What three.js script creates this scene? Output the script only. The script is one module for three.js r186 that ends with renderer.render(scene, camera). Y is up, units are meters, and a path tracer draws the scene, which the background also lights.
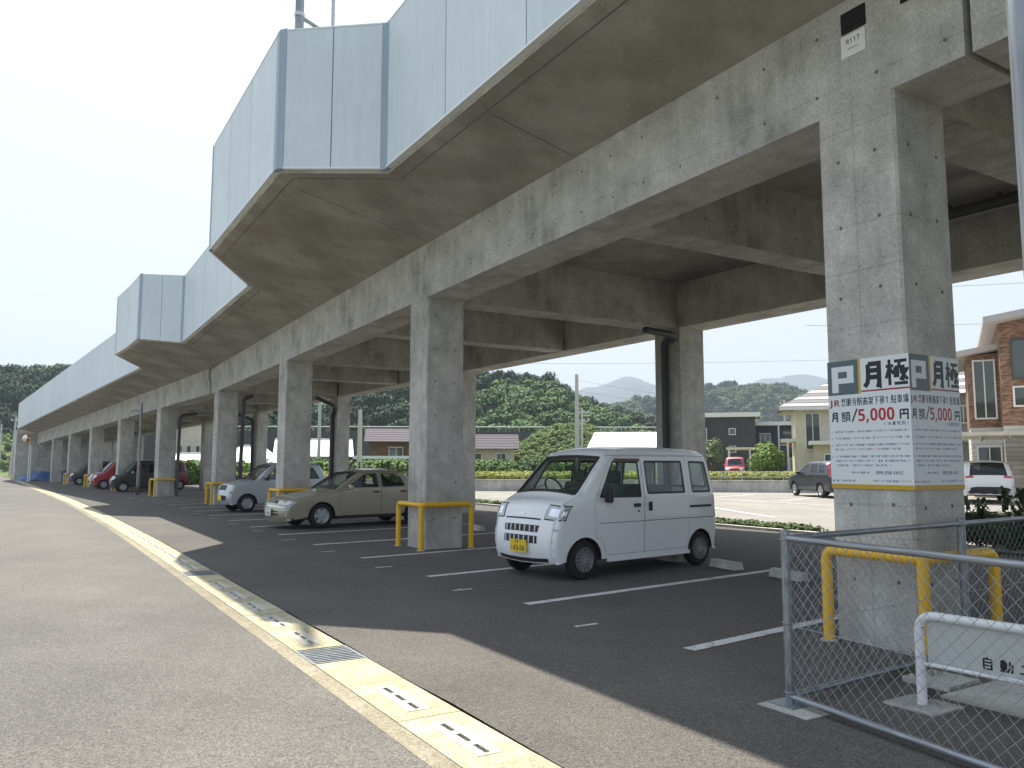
import * as THREE from 'three';
import { mergeGeometries, mergeVertices, toCreasedNormals } from 'three/addons/utils/BufferGeometryUtils.js';
import { TessellateModifier } from 'three/addons/modifiers/TessellateModifier.js';
import { RoundedBoxGeometry } from 'three/addons/geometries/RoundedBoxGeometry.js';

// ---------------------------------------------------------------- camera, sky, sun
// plan coordinates: u = along the viaduct (world -z), v = across it (world +x), h = up
const YAW = 0.549, CU = -3.868, CV = -6.206;
const scene = new THREE.Scene();
const camera = new THREE.PerspectiveCamera(2 * Math.atan(384 / 793.7) * 180 / Math.PI, 1024 / 768, 0.1, 6000);
camera.position.set(CV, 1.522, -CU);
camera.rotation.set(0.101, -YAW, 0.001, 'YXZ');
scene.add(camera);
const sunDir = new THREE.Vector3(1.15, 8.5, -4.6).normalize();
function makeSky() {
  const W = 512, H = 256, d = new Float32Array(W * H * 4);
  for (let j = 0; j < H; j++) for (let i = 0; i < W; i++) {
    const el = ((j + 0.5) / H - 0.5) * Math.PI, az = ((i + 0.5) / W - 0.5) * 2 * Math.PI;
    const x = Math.cos(el) * Math.cos(az), y = Math.sin(el), z = Math.cos(el) * Math.sin(az);
    const ang = Math.acos(Math.max(-1, Math.min(1, x * sunDir.x + y * sunDir.y + z * sunDir.z))) * 180 / Math.PI;
    const t = Math.pow(Math.max(0, y), 0.5);
    const g = 1.3 * Math.exp(-ang / 20) + 0.36 * Math.exp(-ang / 46);
    const k = (j * W + i) * 4, K = 0.83;
    d[k] = K * (0.62 * (1 - t) + 0.22 * t + g); d[k + 1] = K * (0.645 * (1 - t) + 0.31 * t + g * 0.985); d[k + 2] = K * (0.665 * (1 - t) + 0.47 * t + g * 0.955); d[k + 3] = 1;
  }
  const tx = new THREE.DataTexture(d, W, H, THREE.RGBAFormat, THREE.FloatType);
  tx.mapping = THREE.EquirectangularReflectionMapping; tx.magFilter = THREE.LinearFilter; tx.minFilter = THREE.LinearFilter; tx.wrapS = THREE.RepeatWrapping; tx.needsUpdate = true;
  return tx;
}
const sky = makeSky();
scene.background = sky; scene.environment = sky; scene.environmentIntensity = 1; scene.backgroundIntensity = 1;
const sun = new THREE.DirectionalLight(new THREE.Color(1, 0.94, 0.84), 5);
sun.position.copy(sunDir).multiplyScalar(120).add(new THREE.Vector3(0, 0, -30)); sun.target.position.set(0, 0, -30);
sun.castShadow = true; sun.shadow.mapSize.set(4096, 4096);
Object.assign(sun.shadow.camera, { left: -90, right: 90, top: 110, bottom: -90, near: 1, far: 300 });
scene.add(sun, sun.target);
scene.fog = new THREE.FogExp2(0xd3e2f2, 0.00042);
const renderer = new THREE.WebGLRenderer({ antialias: true });
renderer.toneMapping = THREE.LinearToneMapping; renderer.toneMappingExposure = 1.86;
renderer.shadowMap.enabled = true; renderer.setSize(1024, 768);

// ---------------------------------------------------------------- helpers
let seedState = 12345;
const rnd = () => { seedState |= 0; seedState = seedState + 0x6D2B79F5 | 0; let t = Math.imul(seedState ^ seedState >>> 15, 1 | seedState); t = t + Math.imul(t ^ t >>> 7, 61 | t) ^ t; return ((t ^ t >>> 14) >>> 0) / 4294967296; };
const reseed = s => { seedState = s; };
const rr = (a, b) => a + (b - a) * rnd();
const clamp = (x, a, b) => Math.max(a, Math.min(b, x));
const sstep = (a, b, x) => { const t = clamp((x - a) / (b - a), 0, 1); return t * t * (3 - 2 * t); };
const lin = (r, g, b) => new THREE.Color().setRGB(r, g, b);
const hash2 = (x, y, s) => { let h = Math.imul(x | 0, 374761393) ^ Math.imul(y | 0, 668265263) ^ Math.imul(s | 0, 2147483647 ^ 0x5bd1e995); h = Math.imul(h ^ h >>> 13, 1274126177); h ^= h >>> 16; return (h >>> 0) / 4294967296; };
function vnoise(x, y, per, s) {                       // tileable value noise
  const xi = Math.floor(x), yi = Math.floor(y), fx = x - xi, fy = y - yi, w = v => ((v % per) + per) % per;
  const a = hash2(w(xi), w(yi), s), b = hash2(w(xi + 1), w(yi), s), c = hash2(w(xi), w(yi + 1), s), e = hash2(w(xi + 1), w(yi + 1), s);
  const ux = fx * fx * (3 - 2 * fx), uy = fy * fy * (3 - 2 * fy);
  return a + (b - a) * ux + (c - a) * uy + (a - b - c + e) * ux * uy;
}
function fbm(x, y, per, oct, s) { let v = 0, a = 0.5, t = 0; for (let o = 0; o < oct; o++) { v += a * vnoise(x, y, per, s + o * 17); t += a; x *= 2; y *= 2; per *= 2; a *= 0.55; } return v / t; }
const taken = {};
function numbered(n) { const k = taken[n] = (taken[n] ?? -1) + 1; return k ? n + '_' + String(k).padStart(3, '0') : n; }
function setup(o) { o.castShadow = true; o.receiveShadow = true; return o; }
function mesh(name, geo, mat, parent) { const m = setup(new THREE.Mesh(geo, mat)); m.name = parent && parent !== scene ? name : numbered(name); (parent || scene).add(m); return m; }
function tag(o, label, category, group) { o.userData.label = label; o.userData.category = category; if (group) o.userData.group = group; return o; }
function struct(o) { o.userData.kind = 'structure'; return o; }
function stuff(o) { o.userData.kind = 'stuff'; return o; }
function thing(name, label, category, group) { const g = new THREE.Group(); g.name = numbered(name); scene.add(g); return tag(g, label, category, group); }
function part(name, parent) { const g = new THREE.Group(); g.name = name; parent.add(g); return g; }
// the second frame of the viaduct turns a little to the left
const TURN = 0.0918, PIV = 28.5, cT = Math.cos(TURN), sT = Math.sin(TURN);
const skew = (u, v) => v <= 0.77 ? v : v - 0.083 * (clamp(u, -9, PIV) - 9.27) * (v - 0.77) / 5.5;   // the back row closes in on the front row
const bend = (u, v0) => { const v = skew(u, v0); return u <= PIV ? [u, v] : [PIV + (u - PIV) * cT + v * sT, -(u - PIV) * sT + v * cT]; };
const P = (u, v, h) => new THREE.Vector3(v, h, -u);
const PV = (u, v, h) => P(u, skew(u, v), h);
const PB = (u, v, h) => { const [a, b] = bend(u, v); return P(a, b, h); };
// camera-free frame of the neighbourhood behind the viaduct: d = distance along the lot's diagonal axis, r = to its right
const cY = Math.cos(YAW), sY = Math.sin(YAW);
const N = (d, r, h = 0) => P(CU + cY * d - sY * r, CV + sY * d + cY * r, h);
function clean(g) { if (g.index) g = g.toNonIndexed(); for (const k of Object.keys(g.attributes)) if (!['position', 'normal', 'uv', 'color'].includes(k)) g.deleteAttribute(k); if (!g.attributes.uv) g.setAttribute('uv', new THREE.BufferAttribute(new Float32Array(g.attributes.position.count * 2), 2)); if (!g.attributes.normal) g.computeVertexNormals(); g.morphAttributes = {}; return g; }
function merge(list) { const c = list.map(clean); const col = c.some(g => g.attributes.color); if (!col) return mergeGeometries(c); return mergeGeometries(c); }
function boxUV(g, s = 1) {                            // uv in metres, by the dominant axis of each face
  g = clean(g); const p = g.attributes.position, uv = g.attributes.uv, a = new THREE.Vector3(), b = new THREE.Vector3(), c = new THREE.Vector3(), n = new THREE.Vector3();
  for (let i = 0; i < p.count; i += 3) {
    a.fromBufferAttribute(p, i); b.fromBufferAttribute(p, i + 1); c.fromBufferAttribute(p, i + 2);
    n.copy(b).sub(a).cross(c.clone().sub(a)); const ax = Math.abs(n.x), ay = Math.abs(n.y), az = Math.abs(n.z);
    for (const [k, q] of [[0, a], [1, b], [2, c]]) { if (ay >= ax && ay >= az) uv.setXY(i + k, q.x / s, q.z / s); else if (ax >= az) uv.setXY(i + k, q.z / s, q.y / s); else uv.setXY(i + k, q.x / s, q.y / s); }
  }
  return g;
}
function hexa(c) {                                    // c: 4 bottom corners then 4 top corners (Vector3), counter-clockwise from above
  const f = [[3, 2, 1, 0], [4, 5, 6, 7], [0, 1, 5, 4], [1, 2, 6, 5], [2, 3, 7, 6], [3, 0, 4, 7]], pos = [];
  for (const q of f) for (const k of [0, 1, 2, 0, 2, 3]) pos.push(c[q[k]].x, c[q[k]].y, c[q[k]].z);
  const g = new THREE.BufferGeometry(); g.setAttribute('position', new THREE.Float32BufferAttribute(pos, 3)); g.computeVertexNormals(); return boxUV(g);
}
function box(u0, u1, v0, v1, h0, h1, B = false) {     // plan box; h0 / h1 may be functions of (u, v)
  const q = B === 2 ? PV : B ? PB : P, F = (h, u, v) => typeof h === 'function' ? h(u, v) : h, pts = [[u0, v0], [u0, v1], [u1, v1], [u1, v0]];
  return hexa([...pts.map(([u, v]) => q(u, v, F(h0, u, v))), ...pts.map(([u, v]) => q(u, v, F(h1, u, v)))]);
}
const lbox = (x0, x1, y0, y1, z0, z1) => hexa([[x0, z1], [x1, z1], [x1, z0], [x0, z0]].map(([x, z]) => new THREE.Vector3(x, y0, z)).concat([[x0, z1], [x1, z1], [x1, z0], [x0, z0]].map(([x, z]) => new THREE.Vector3(x, y1, z))));
function rod(a, b, r0, r1 = r0, seg = 10) { const d = b.clone().sub(a), g = new THREE.CylinderGeometry(r1, r0, d.length(), seg, 1); g.applyQuaternion(new THREE.Quaternion().setFromUnitVectors(new THREE.Vector3(0, 1, 0), d.clone().normalize())); g.translate((a.x + b.x) / 2, (a.y + b.y) / 2, (a.z + b.z) / 2); return g; }
function pipe(pts, r, seg = 10, bendR = 0.08, n = 5) {  // a bent pipe with rounded corners
  const path = new THREE.CurvePath();
  let prev = pts[0].clone();
  for (let i = 1; i < pts.length - 1; i++) {
    const a = pts[i - 1], b = pts[i], c = pts[i + 1], d0 = a.clone().sub(b), d1 = c.clone().sub(b), k = Math.min(bendR, d0.length() * 0.45, d1.length() * 0.45);
    const s = b.clone().add(d0.normalize().multiplyScalar(k)), e = b.clone().add(d1.normalize().multiplyScalar(k));
    path.add(new THREE.LineCurve3(prev, s)); path.add(new THREE.QuadraticBezierCurve3(s, b.clone(), e)); prev = e;
  }
  path.add(new THREE.LineCurve3(prev, pts[pts.length - 1].clone()));
  const list = []; for (const c of path.curves) list.push(new THREE.TubeGeometry(c, c.isLineCurve3 ? 1 : n, r, seg, false));
  for (const e of [pts[0], pts[pts.length - 1]]) { const s = new THREE.SphereGeometry(r * 0.999, seg, 6); s.translate(e.x, e.y, e.z); list.push(s); }
  return merge(list);
}
// ---------------------------------------------------------------- textures and materials
function tex(size, fn, rep = 1, srgb = true) {
  const d = new Uint8Array(size * size * 4);
  for (let j = 0; j < size; j++) for (let i = 0; i < size; i++) { const c = fn(i / size, j / size, i, j), k = (j * size + i) * 4; if (Array.isArray(c)) { d[k] = clamp(c[0], 0, 1) * 255; d[k + 1] = clamp(c[1], 0, 1) * 255; d[k + 2] = clamp(c[2], 0, 1) * 255; } else d[k] = d[k + 1] = d[k + 2] = clamp(c, 0, 1) * 255; d[k + 3] = 255; }
  const t = new THREE.DataTexture(d, size, size); t.wrapS = t.wrapT = THREE.RepeatWrapping; t.magFilter = THREE.LinearFilter; t.minFilter = THREE.LinearMipmapLinearFilter; t.generateMipmaps = true; if (srgb) t.colorSpace = THREE.SRGBColorSpace; t.repeat.set(1 / rep, 1 / rep); t.needsUpdate = true; return t;
}
const concMap = tex(1024, (x, y) => {
  const b = fbm(x * 5, y * 5, 5, 5, 1), m = fbm(x * 22, y * 22, 22, 3, 9), f = vnoise(x * 340, y * 340, 340, 4), st = fbm(x * 40, y * 3, 40, 3, 21) ;
  const pit = vnoise(x * 150, y * 150, 150, 71) > 0.93 ? 0.10 : 0, form = Math.abs(((y * 4.444) % 1) - 0.5) > 0.492 || Math.abs(((x * 2.222) % 1) - 0.5) > 0.496 ? 0.05 : 0;
  const dark = sstep(0.6, 0.8, fbm(x * 7 + 3, y * 4, 7, 5, 33)) * 0.09;
  const v = 0.84 + (b - 0.5) * 0.20 + (m - 0.5) * 0.16 + (f - 0.5) * 0.13 + (st - 0.5) * 0.10 - pit - form - dark;
  return [v, v * 0.995, v * 0.975];
}, 4.05);
const concBump = tex(512, (x, y) => 0.5 + (fbm(x * 60, y * 60, 60, 3, 5) - 0.5) * 0.7 - (vnoise(x * 120, y * 120, 120, 8) > 0.93 ? 0.3 : 0), 2, false);
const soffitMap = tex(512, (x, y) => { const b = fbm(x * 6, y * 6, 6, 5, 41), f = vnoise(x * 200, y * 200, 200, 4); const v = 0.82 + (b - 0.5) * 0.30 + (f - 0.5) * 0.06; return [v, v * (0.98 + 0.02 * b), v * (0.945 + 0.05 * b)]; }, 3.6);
const asphMap = tex(1024, (x, y, i, j) => {
  const g = hash2(i, j, 3), g2 = vnoise(x * 420, y * 420, 420, 12), b = fbm(x * 6, y * 6, 6, 4, 2);
  let v = 0.74 + (g - 0.5) * 0.34 + (g2 - 0.5) * 0.34 + (b - 0.5) * 0.12; if (g > 0.97) v += 0.22; if (g < 0.03) v -= 0.15;
  return [v * 1.01, v, v * 0.975];
}, 3.3);
const asphBump = tex(512, (x, y) => vnoise(x * 170, y * 170, 170, 31) * 0.6 + vnoise(x * 60, y * 60, 60, 37) * 0.4, 1.3, false);
const gutMap = tex(512, (x, y, i, j) => { const b = fbm(x * 8, y * 8, 8, 4, 61), f = hash2(i, j, 8), f2 = vnoise(x * 90, y * 90, 90, 5); let v = 0.84 + (b - 0.5) * 0.22 + (f - 0.5) * 0.14 + (f2 - 0.5) * 0.20; return [v, v * 0.985, v * (0.90 + 0.1 * b)]; }, 1);
const dirtMap = tex(512, (x, y, i, j) => { const b = fbm(x * 10, y * 10, 10, 5, 7); return [0.62 + b * 0.4, 0.60 + b * 0.38, 0.55 + b * 0.35]; }, 3);
const plasterMap = tex(256, (x, y) => { const v = 0.90 + (fbm(x * 10, y * 10, 10, 4, 87) - 0.5) * 0.12; return [v, v, v * 0.99]; }, 3);
const galvMap = tex(256, (x, y) => { const b = fbm(x * 12, y * 12, 12, 4, 15); const v = 0.78 + (b - 0.5) * 0.4; return [v, v, v]; }, 0.6);
const panelMap = tex(512, (x, y) => { const b = fbm(x * 4, y * 4, 4, 4, 91), s = fbm(x * 50, y * 2, 50, 3, 92), f = vnoise(x * 220, y * 220, 220, 5); const v = 0.93 + (b - 0.5) * 0.06 + (s - 0.5) * 0.05 + (f - 0.5) * 0.02; return [v, v, v]; }, 2.4);
const paintMap = tex(512, (x, y, i, j) => { const b = fbm(x * 14, y * 14, 14, 4, 51), g = vnoise(x * 170, y * 170, 170, 3); let v = 0.9 + (g - 0.5) * 0.2; if (b + (g - 0.5) * 0.5 > 0.80) v = 0.45; return v; }, 1.2);
const std = (color, roughness = 0.8, o = {}) => new THREE.MeshStandardMaterial({ color, roughness, metalness: 0, ...o });
const M = {
  conc: std(lin(0.72, 0.715, 0.69), 0.9, { map: concMap, bumpMap: concBump, bumpScale: 0.004 }),
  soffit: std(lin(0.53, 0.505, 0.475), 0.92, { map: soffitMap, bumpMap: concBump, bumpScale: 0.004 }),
  mortar: std(lin(0.15, 0.145, 0.13), 0.95),
  seam: std(lin(0.16, 0.155, 0.145), 0.95),
  panel: std(lin(0.74, 0.83, 0.87), 0.42, { map: panelMap }),
  panelPost: std(lin(0.40, 0.49, 0.58), 0.45, { map: panelMap }),
  panelGap: std(lin(0.10, 0.12, 0.135), 0.6),
  trim: std(lin(0.82, 0.85, 0.86), 0.4),
  road: std(lin(0.245, 0.237, 0.225), 0.93, { map: asphMap, bumpMap: asphBump, bumpScale: 0.006, vertexColors: true }),
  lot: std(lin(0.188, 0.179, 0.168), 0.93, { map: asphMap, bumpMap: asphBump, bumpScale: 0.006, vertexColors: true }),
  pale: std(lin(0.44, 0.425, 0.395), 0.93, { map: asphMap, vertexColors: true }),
  gutter: std(lin(0.66, 0.61, 0.44), 0.9, { map: gutMap, bumpMap: asphBump, bumpScale: 0.004 }),
  gutterWhite: std(lin(0.74, 0.73, 0.68), 0.9, { map: gutMap }),
  edge: std(lin(0.40, 0.37, 0.29), 0.95, { map: gutMap, bumpMap: asphBump, bumpScale: 0.01 }),
  hole: std(lin(0.02, 0.02, 0.02), 1),
  galv: std(lin(0.46, 0.50, 0.53), 0.42, { map: galvMap, metalness: 0.55 }),
  wire: std(lin(0.40, 0.43, 0.45), 0.45, { metalness: 0.5 }),
  yellow: std(lin(0.86, 0.50, 0.015), 0.4),
  white: std(lin(0.78, 0.79, 0.79), 0.4),
  whitePaint: std(lin(0.80, 0.80, 0.78), 0.85, { map: paintMap }),
  dark: std(lin(0.025, 0.025, 0.028), 0.6),
  pipeDark: std(lin(0.06, 0.06, 0.065), 0.5),
  rubber: std(lin(0.018, 0.018, 0.019), 0.85),
  dirt: std(lin(0.20, 0.17, 0.12), 1, { map: dirtMap }),
  grassBase: std(lin(0.11, 0.13, 0.045), 1, { map: dirtMap }),
  forestBase: std(lin(0.035, 0.05, 0.018), 1),
  glassPane: new THREE.MeshPhysicalMaterial({ color: 0xffffff, roughness: 0.02, transmission: 1, thickness: 0, ior: 1.5 }),
  chrome: std(lin(0.75, 0.76, 0.78), 0.15, { metalness: 1 }),
  alu: std(lin(0.55, 0.56, 0.58), 0.35, { metalness: 0.8 }),
};
// ---------------------------------------------------------------- ground, road, lot
const gutC = u => u < 8 ? -4.03 : u < 40 ? -4.03 - 0.0007 * (u - 8) ** 2 : -4.747 - 0.045 * (u - 40);
const GW = 0.21;
function sheet(us, vL, vR, h, nv, amp, s) {            // strip of ground between two edges, with patchy tone
  const pos = [], uv = [], col = [], idx = [];
  us.forEach((u) => { for (let j = 0; j <= nv; j++) {
    const v = vL(u) + (vR(u) - vL(u)) * j / nv; pos.push(v, h, -u); uv.push(v, u);
    const n = fbm(v * 0.35 + 40, u * 0.22 + 40, 4096, 4, s), m = fbm(v * 1.7 + 90, u * 1.1 + 90, 4096, 2, s + 5), c = 1 + amp * ((n - 0.5) * 1.6 + (m - 0.5) * 0.7); col.push(c, c * (1 - 0.02 * (n - 0.5)), c * (1 - 0.10 * (n - 0.5)));
  } });
  for (let i = 0; i < us.length - 1; i++) for (let j = 0; j < nv; j++) { const a = i * (nv + 1) + j, b = a + nv + 1; idx.push(a, a + 1, b, b, a + 1, b + 1); }
  const g = new THREE.BufferGeometry(); g.setAttribute('position', new THREE.Float32BufferAttribute(pos, 3)); g.setAttribute('uv', new THREE.Float32BufferAttribute(uv, 2)); g.setAttribute('color', new THREE.Float32BufferAttribute(col, 3)); g.setIndex(idx); g.computeVertexNormals(); return g;
}
const range = (a, b, n, p = 1) => Array.from({ length: n + 1 }, (_, i) => a + (b - a) * Math.pow(i / n, p));
{ const g = new THREE.PlaneGeometry(9000, 9000, 1, 1); g.rotateX(-Math.PI / 2); g.translate(0, -0.14, 0); struct(mesh('ground', boxUV(g), M.grassBase)); }
struct(mesh('road', sheet(range(-14, 190, 150, 1.4), u => -16 - Math.max(0, u - 20) * 0.06, u => gutC(u) - GW - 0.13, 0, 18, 0.30, 3), M.road));
struct(mesh('road_edge_strip', sheet(range(-14, 100, 140, 1.3), u => gutC(u) - GW - 0.13, u => gutC(u) - GW - 0.004, 0.002, 1, 0.5, 8), new THREE.MeshStandardMaterial({ color: lin(0.40, 0.37, 0.29), roughness: 0.95, map: gutMap, vertexColors: true, bumpMap: asphBump, bumpScale: 0.012 })));
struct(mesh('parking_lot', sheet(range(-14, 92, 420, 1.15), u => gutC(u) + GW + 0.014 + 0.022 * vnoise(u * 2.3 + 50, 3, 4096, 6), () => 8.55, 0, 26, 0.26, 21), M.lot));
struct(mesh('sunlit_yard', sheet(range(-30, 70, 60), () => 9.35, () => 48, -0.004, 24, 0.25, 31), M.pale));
// soil strip and kerb behind the lot
struct(mesh('soil_strip', box(-14, 62, 8.69, 9.35, -0.14, 0.0), M.dirt));
{ const kerb = new THREE.Group(); kerb.name = 'kerb'; scene.add(kerb); struct(kerb); const kg = boxUV(box(0, 0.994, 8.55, 8.69, -0.14, 0.06)); for (let u = -6; u < 40; u++) { const m = mesh('kerb_stone', kg, M.conc, kerb); m.position.z = -u; m.position.y = rr(-0.004, 0.004); } }
// channel with slotted cover blocks and steel gratings
{
  const gut = new THREE.Group(); gut.name = 'roadside_gutter'; scene.add(gut); struct(gut);
  const LEN = 0.88, n3 = [];
  const lo = -0.10, hi = 0.006, blk = [], wht = [];
  blk.push(lbox(-GW, -0.075, lo, hi, -LEN / 2 + 0.003, LEN / 2 - 0.003), lbox(0.075, GW, lo, hi, -LEN / 2 + 0.003, LEN / 2 - 0.003));
  for (const s of [-1, 1]) blk.push(lbox(-0.075, 0.075, lo, hi, s > 0 ? 0.30 : -LEN / 2 + 0.003, s > 0 ? LEN / 2 - 0.003 : -0.30));
  wht.push(lbox(-0.075, -0.016, lo, hi + 0.003, -0.30, 0.30), lbox(0.016, 0.075, lo, hi + 0.003, -0.30, 0.30));
  for (const [a, b] of [[-0.30, -0.27], [-0.13, -0.07], [0.07, 0.13], [0.27, 0.30]]) wht.push(lbox(-0.016, 0.016, lo, hi + 0.003, a, b));
  const gB = boxUV(merge(blk)), gW = boxUV(merge(wht));
  const plain = boxUV(lbox(-GW, GW, lo, hi, -LEN / 2 + 0.003, LEN / 2 - 0.003));
  const bars = []; for (let i = 0; i < 9; i++) { const x = -0.19 + i * 0.0475; bars.push(lbox(x - 0.010, x + 0.010, -0.05, 0.004, -0.25, 0.25)); } bars.push(lbox(-0.205, 0.205, -0.05, 0.002, -0.255, -0.235), lbox(-0.205, 0.205, -0.05, 0.002, 0.235, 0.255));
  const bars2 = []; for (let i = 0; i < 9; i++) { const z = -0.22 + i * 0.055; bars2.push(lbox(-0.20, 0.20, -0.05, 0.005, z - 0.012, z + 0.012)); } for (const x of [-0.205, 0.205]) bars2.push(lbox(x - 0.012, x + 0.012, -0.05, 0.007, -0.255, 0.255));
  const gBars = boxUV(merge(bars2), 0.5);
  const grates = [2.48, 8.05, 40];
  const mats = [M.gutter, M.gutter.clone(), M.gutter.clone()]; mats[1].color.setRGB(0.60, 0.56, 0.42); mats[2].color.setRGB(0.69, 0.65, 0.49);
  const put = (m, u) => { m.position.set(gutC(u), 0, -u); m.rotation.y = Math.atan2(gutC(u + 0.3) - gutC(u - 0.3), -0.6) + Math.PI; };
  let u = -8.6; let gi = 0;
  reseed(77);
  while (u < 92) {
    const g = grates[gi];
    if (g !== undefined && u + LEN / 2 > g - 0.30) { const gr = mesh('steel_grating', gBars, M.galv, gut); gr.userData.label = 'steel bar grating over the gutter'; put(gr, g); u = g + 0.262 + LEN / 2; gi++; continue; }
    const b = mesh('cover_block', u < 16 ? gB : plain, mats[Math.floor(rnd() * 3)], gut); put(b, u); b.position.y = rr(-0.002, 0.003);
    if (u < 16) { mesh('slot_rim', gW, M.gutterWhite, b); }
    u += LEN;
    if (g !== undefined && u + LEN / 2 > g - 0.30 && u - LEN / 2 < g - 0.27) { const L2 = (g - 0.262) - (u - LEN / 2); if (L2 > 0.05) { const f = mesh('cover_block', boxUV(lbox(-GW, GW, lo, hi, -L2 / 2, L2 / 2)), mats[0], gut); put(f, u - LEN / 2 + L2 / 2); } u = g; }
  }
  struct(mesh('gutter_bed', sheet(range(-9, 92, 90, 1.2), q => gutC(q) - GW - 0.02, q => gutC(q) + GW + 0.03, -0.105, 1, 0, 1), M.hole));
}
// painted stall lines (laid a little askew to the viaduct), number marks
const stallDir = [0.115, 1]; const SD = Math.hypot(...stallDir);
function paintQuad(pts, h) { const g = new THREE.BufferGeometry(); const q = pts.map(([u, v]) => P(u, v, h)); const pos = []; for (const k of [0, 1, 2, 0, 2, 3]) pos.push(q[k].x, q[k].y, q[k].z); g.setAttribute('position', new THREE.Float32BufferAttribute(pos, 3)); g.computeVertexNormals(); if (g.attributes.normal.getY(0) < 0) { const p2 = []; for (const k of [0, 2, 1, 0, 3, 2]) p2.push(q[k].x, q[k].y, q[k].z); g.setAttribute('position', new THREE.Float32BufferAttribute(p2, 3)); g.computeVertexNormals(); } return boxUV(g); }
function stripe(u, v, du, dv, len, w) { const L = Math.hypot(du, dv), a = du / L, b = dv / L; return paintQuad([[u - b * w / 2, v + a * w / 2], [u + b * w / 2, v - a * w / 2], [u + b * w / 2 + a * len, v - a * w / 2 + b * len], [u - b * w / 2 + a * len, v + a * w / 2 + b * len]], 0.005); }
for (let i = 0; i < 26; i++) {
  const u0 = 1.12 + 2.5 * i, off = u0 > 27 ? -(u0 - 27) * 0.075 : 0;
  struct(mesh('parking_line', stripe(u0, -1.44 + off, stallDir[0] - (u0 > 27 ? 0.09 : 0) * 0, 1, 5.0, 0.13), M.whitePaint));
  const c = u0 + 1.24; const g = [stripe(c, -1.70 + off, 0.02, 1, 0.27, 0.055)]; if (i % 3) g.push(stripe(c + 0.07, -1.58 + off, -1, 0, 0.10, 0.04)); 
  struct(mesh('stall_number', merge(g), M.whitePaint));
}
struct(mesh('stop_line', paintQuad([[62, -9.6], [62, -13], [62.6, -13], [62.6, -9.6]], 0.005), M.whitePaint));
struct(mesh('stop_line', paintQuad([[88, -8.4], [88, -12.5], [89, -12.5], [89, -8.4]], 0.005), M.whitePaint));
struct(mesh('yard_line', merge([stripe(9, 19.5, 1, 0.04, 22, 0.16), stripe(12, 12.4, 1, 0.5, 9, 0.15), stripe(15.5, 21, 0.35, 1, 5, 0.14), stripe(19, 21, 0.35, 1, 5, 0.14), stripe(23, 21, 0.35, 1, 5, 0.14)]), M.whitePaint));

// ---------------------------------------------------------------- the viaduct
const viaduct = thing('viaduct', 'long grey concrete railway viaduct with pale blue noise barrier above the parking lot', 'viaduct');
const GR = 0.0152, hb = u => 4.745 - GR * u, hs = u => 5.765 - GR * u;        // beam underside, slab underside
const hEdge = (u, v) => hs(u) + 0.22 * (v < 0 ? -v : v > 7.01 ? v - 7.01 : 0);
const CW = 0.765, VB = 6.25, SPAN = 9.27;
function chamferedPost(u0, v0, w, h0, h1, B, q = 0.022) {
  const pts = [[q, 0], [w - q, 0], [w, q], [w, w - q], [w - q, w], [q, w], [0, w - q], [0, q]].map(([a, b]) => [u0 + a, v0 + b]), pos = [], T = B ? PB : PV;
  const tri = (a, b, c) => { for (const k of [a, b, c]) pos.push(k.x, k.y, k.z); };
  for (let i = 0; i < 8; i++) { const a = pts[i], b = pts[(i + 1) % 8], A = T(a[0], a[1], h0), Bq = T(b[0], b[1], h0), C = T(b[0], b[1], h1), D = T(a[0], a[1], h1); tri(A, C, Bq); tri(A, D, C); }
  const c0 = T(u0 + w / 2, v0 + w / 2, h1), c1 = T(u0 + w / 2, v0 + w / 2, h0); for (let i = 0; i < 8; i++) { const a = pts[i], b = pts[(i + 1) % 8]; tri(c0, T(b[0], b[1], h1), T(a[0], a[1], h1)); tri(c1, T(a[0], a[1], h0), T(b[0], b[1], h0)); }
  const g = new THREE.BufferGeometry(); g.setAttribute('position', new THREE.Float32BufferAttribute(pos, 3)); g.computeVertexNormals(); const n = g.attributes.normal; return boxUV(g);
}
const ties = []; const tieDisc = new THREE.CylinderGeometry(0.017, 0.017, 0.003, 8);
function tie(u, v, h, axis, B) { const g = tieDisc.clone(); if (axis === 'v') g.rotateZ(Math.PI / 2); else g.rotateX(Math.PI / 2); const k = B ? TURN : 0; if (k) g.rotateY(k); const p = B ? PB(u, v, h) : PV(u, v, h); g.translate(p.x, p.y, p.z); ties.push(g); }
reseed(5);
for (let k = -2; k <= 8; k++) for (const row of [0, 1]) {
  const u0 = k * SPAN, v0 = row ? VB : 0, B = k >= 4, top = hb(u0 + CW / 2) + 0.06;
  const seams = [1.17 + rr(-0.05, 0.05), 2.44, 3.31 + rr(-0.08, 0.08), hb(u0) - 0.2];
  const lifts = []; let h = -0.13;
  for (const s of [...seams, top]) { lifts.push(chamferedPost(u0, v0, CW, h, s - 0.006, B)); h = s; }
  lifts.push(chamferedPost(u0 + 0.004, v0 + 0.004, CW - 0.008, 0, top - 0.01, B));
  const c = mesh('column', merge(lifts), M.conc, viaduct);
  if (k < 5) for (let hh = 0.55; hh < top - 0.2; hh += 0.62) { const j = () => rr(-0.025, 0.025); if (rnd() < 0.85) tie(u0 + 0.18 + j(), v0 - 0.0005, hh + j(), 'v', B); if (rnd() < 0.85) tie(u0 + 0.58 + j(), v0 - 0.0005, hh + j(), 'v', B); if (rnd() < 0.9) tie(u0 - 0.0005, v0 + 0.18 + j(), hh + j(), 'u', B); if (rnd() < 0.9) tie(u0 - 0.0005, v0 + 0.58 + j(), hh + j(), 'u', B); }
}
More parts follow.
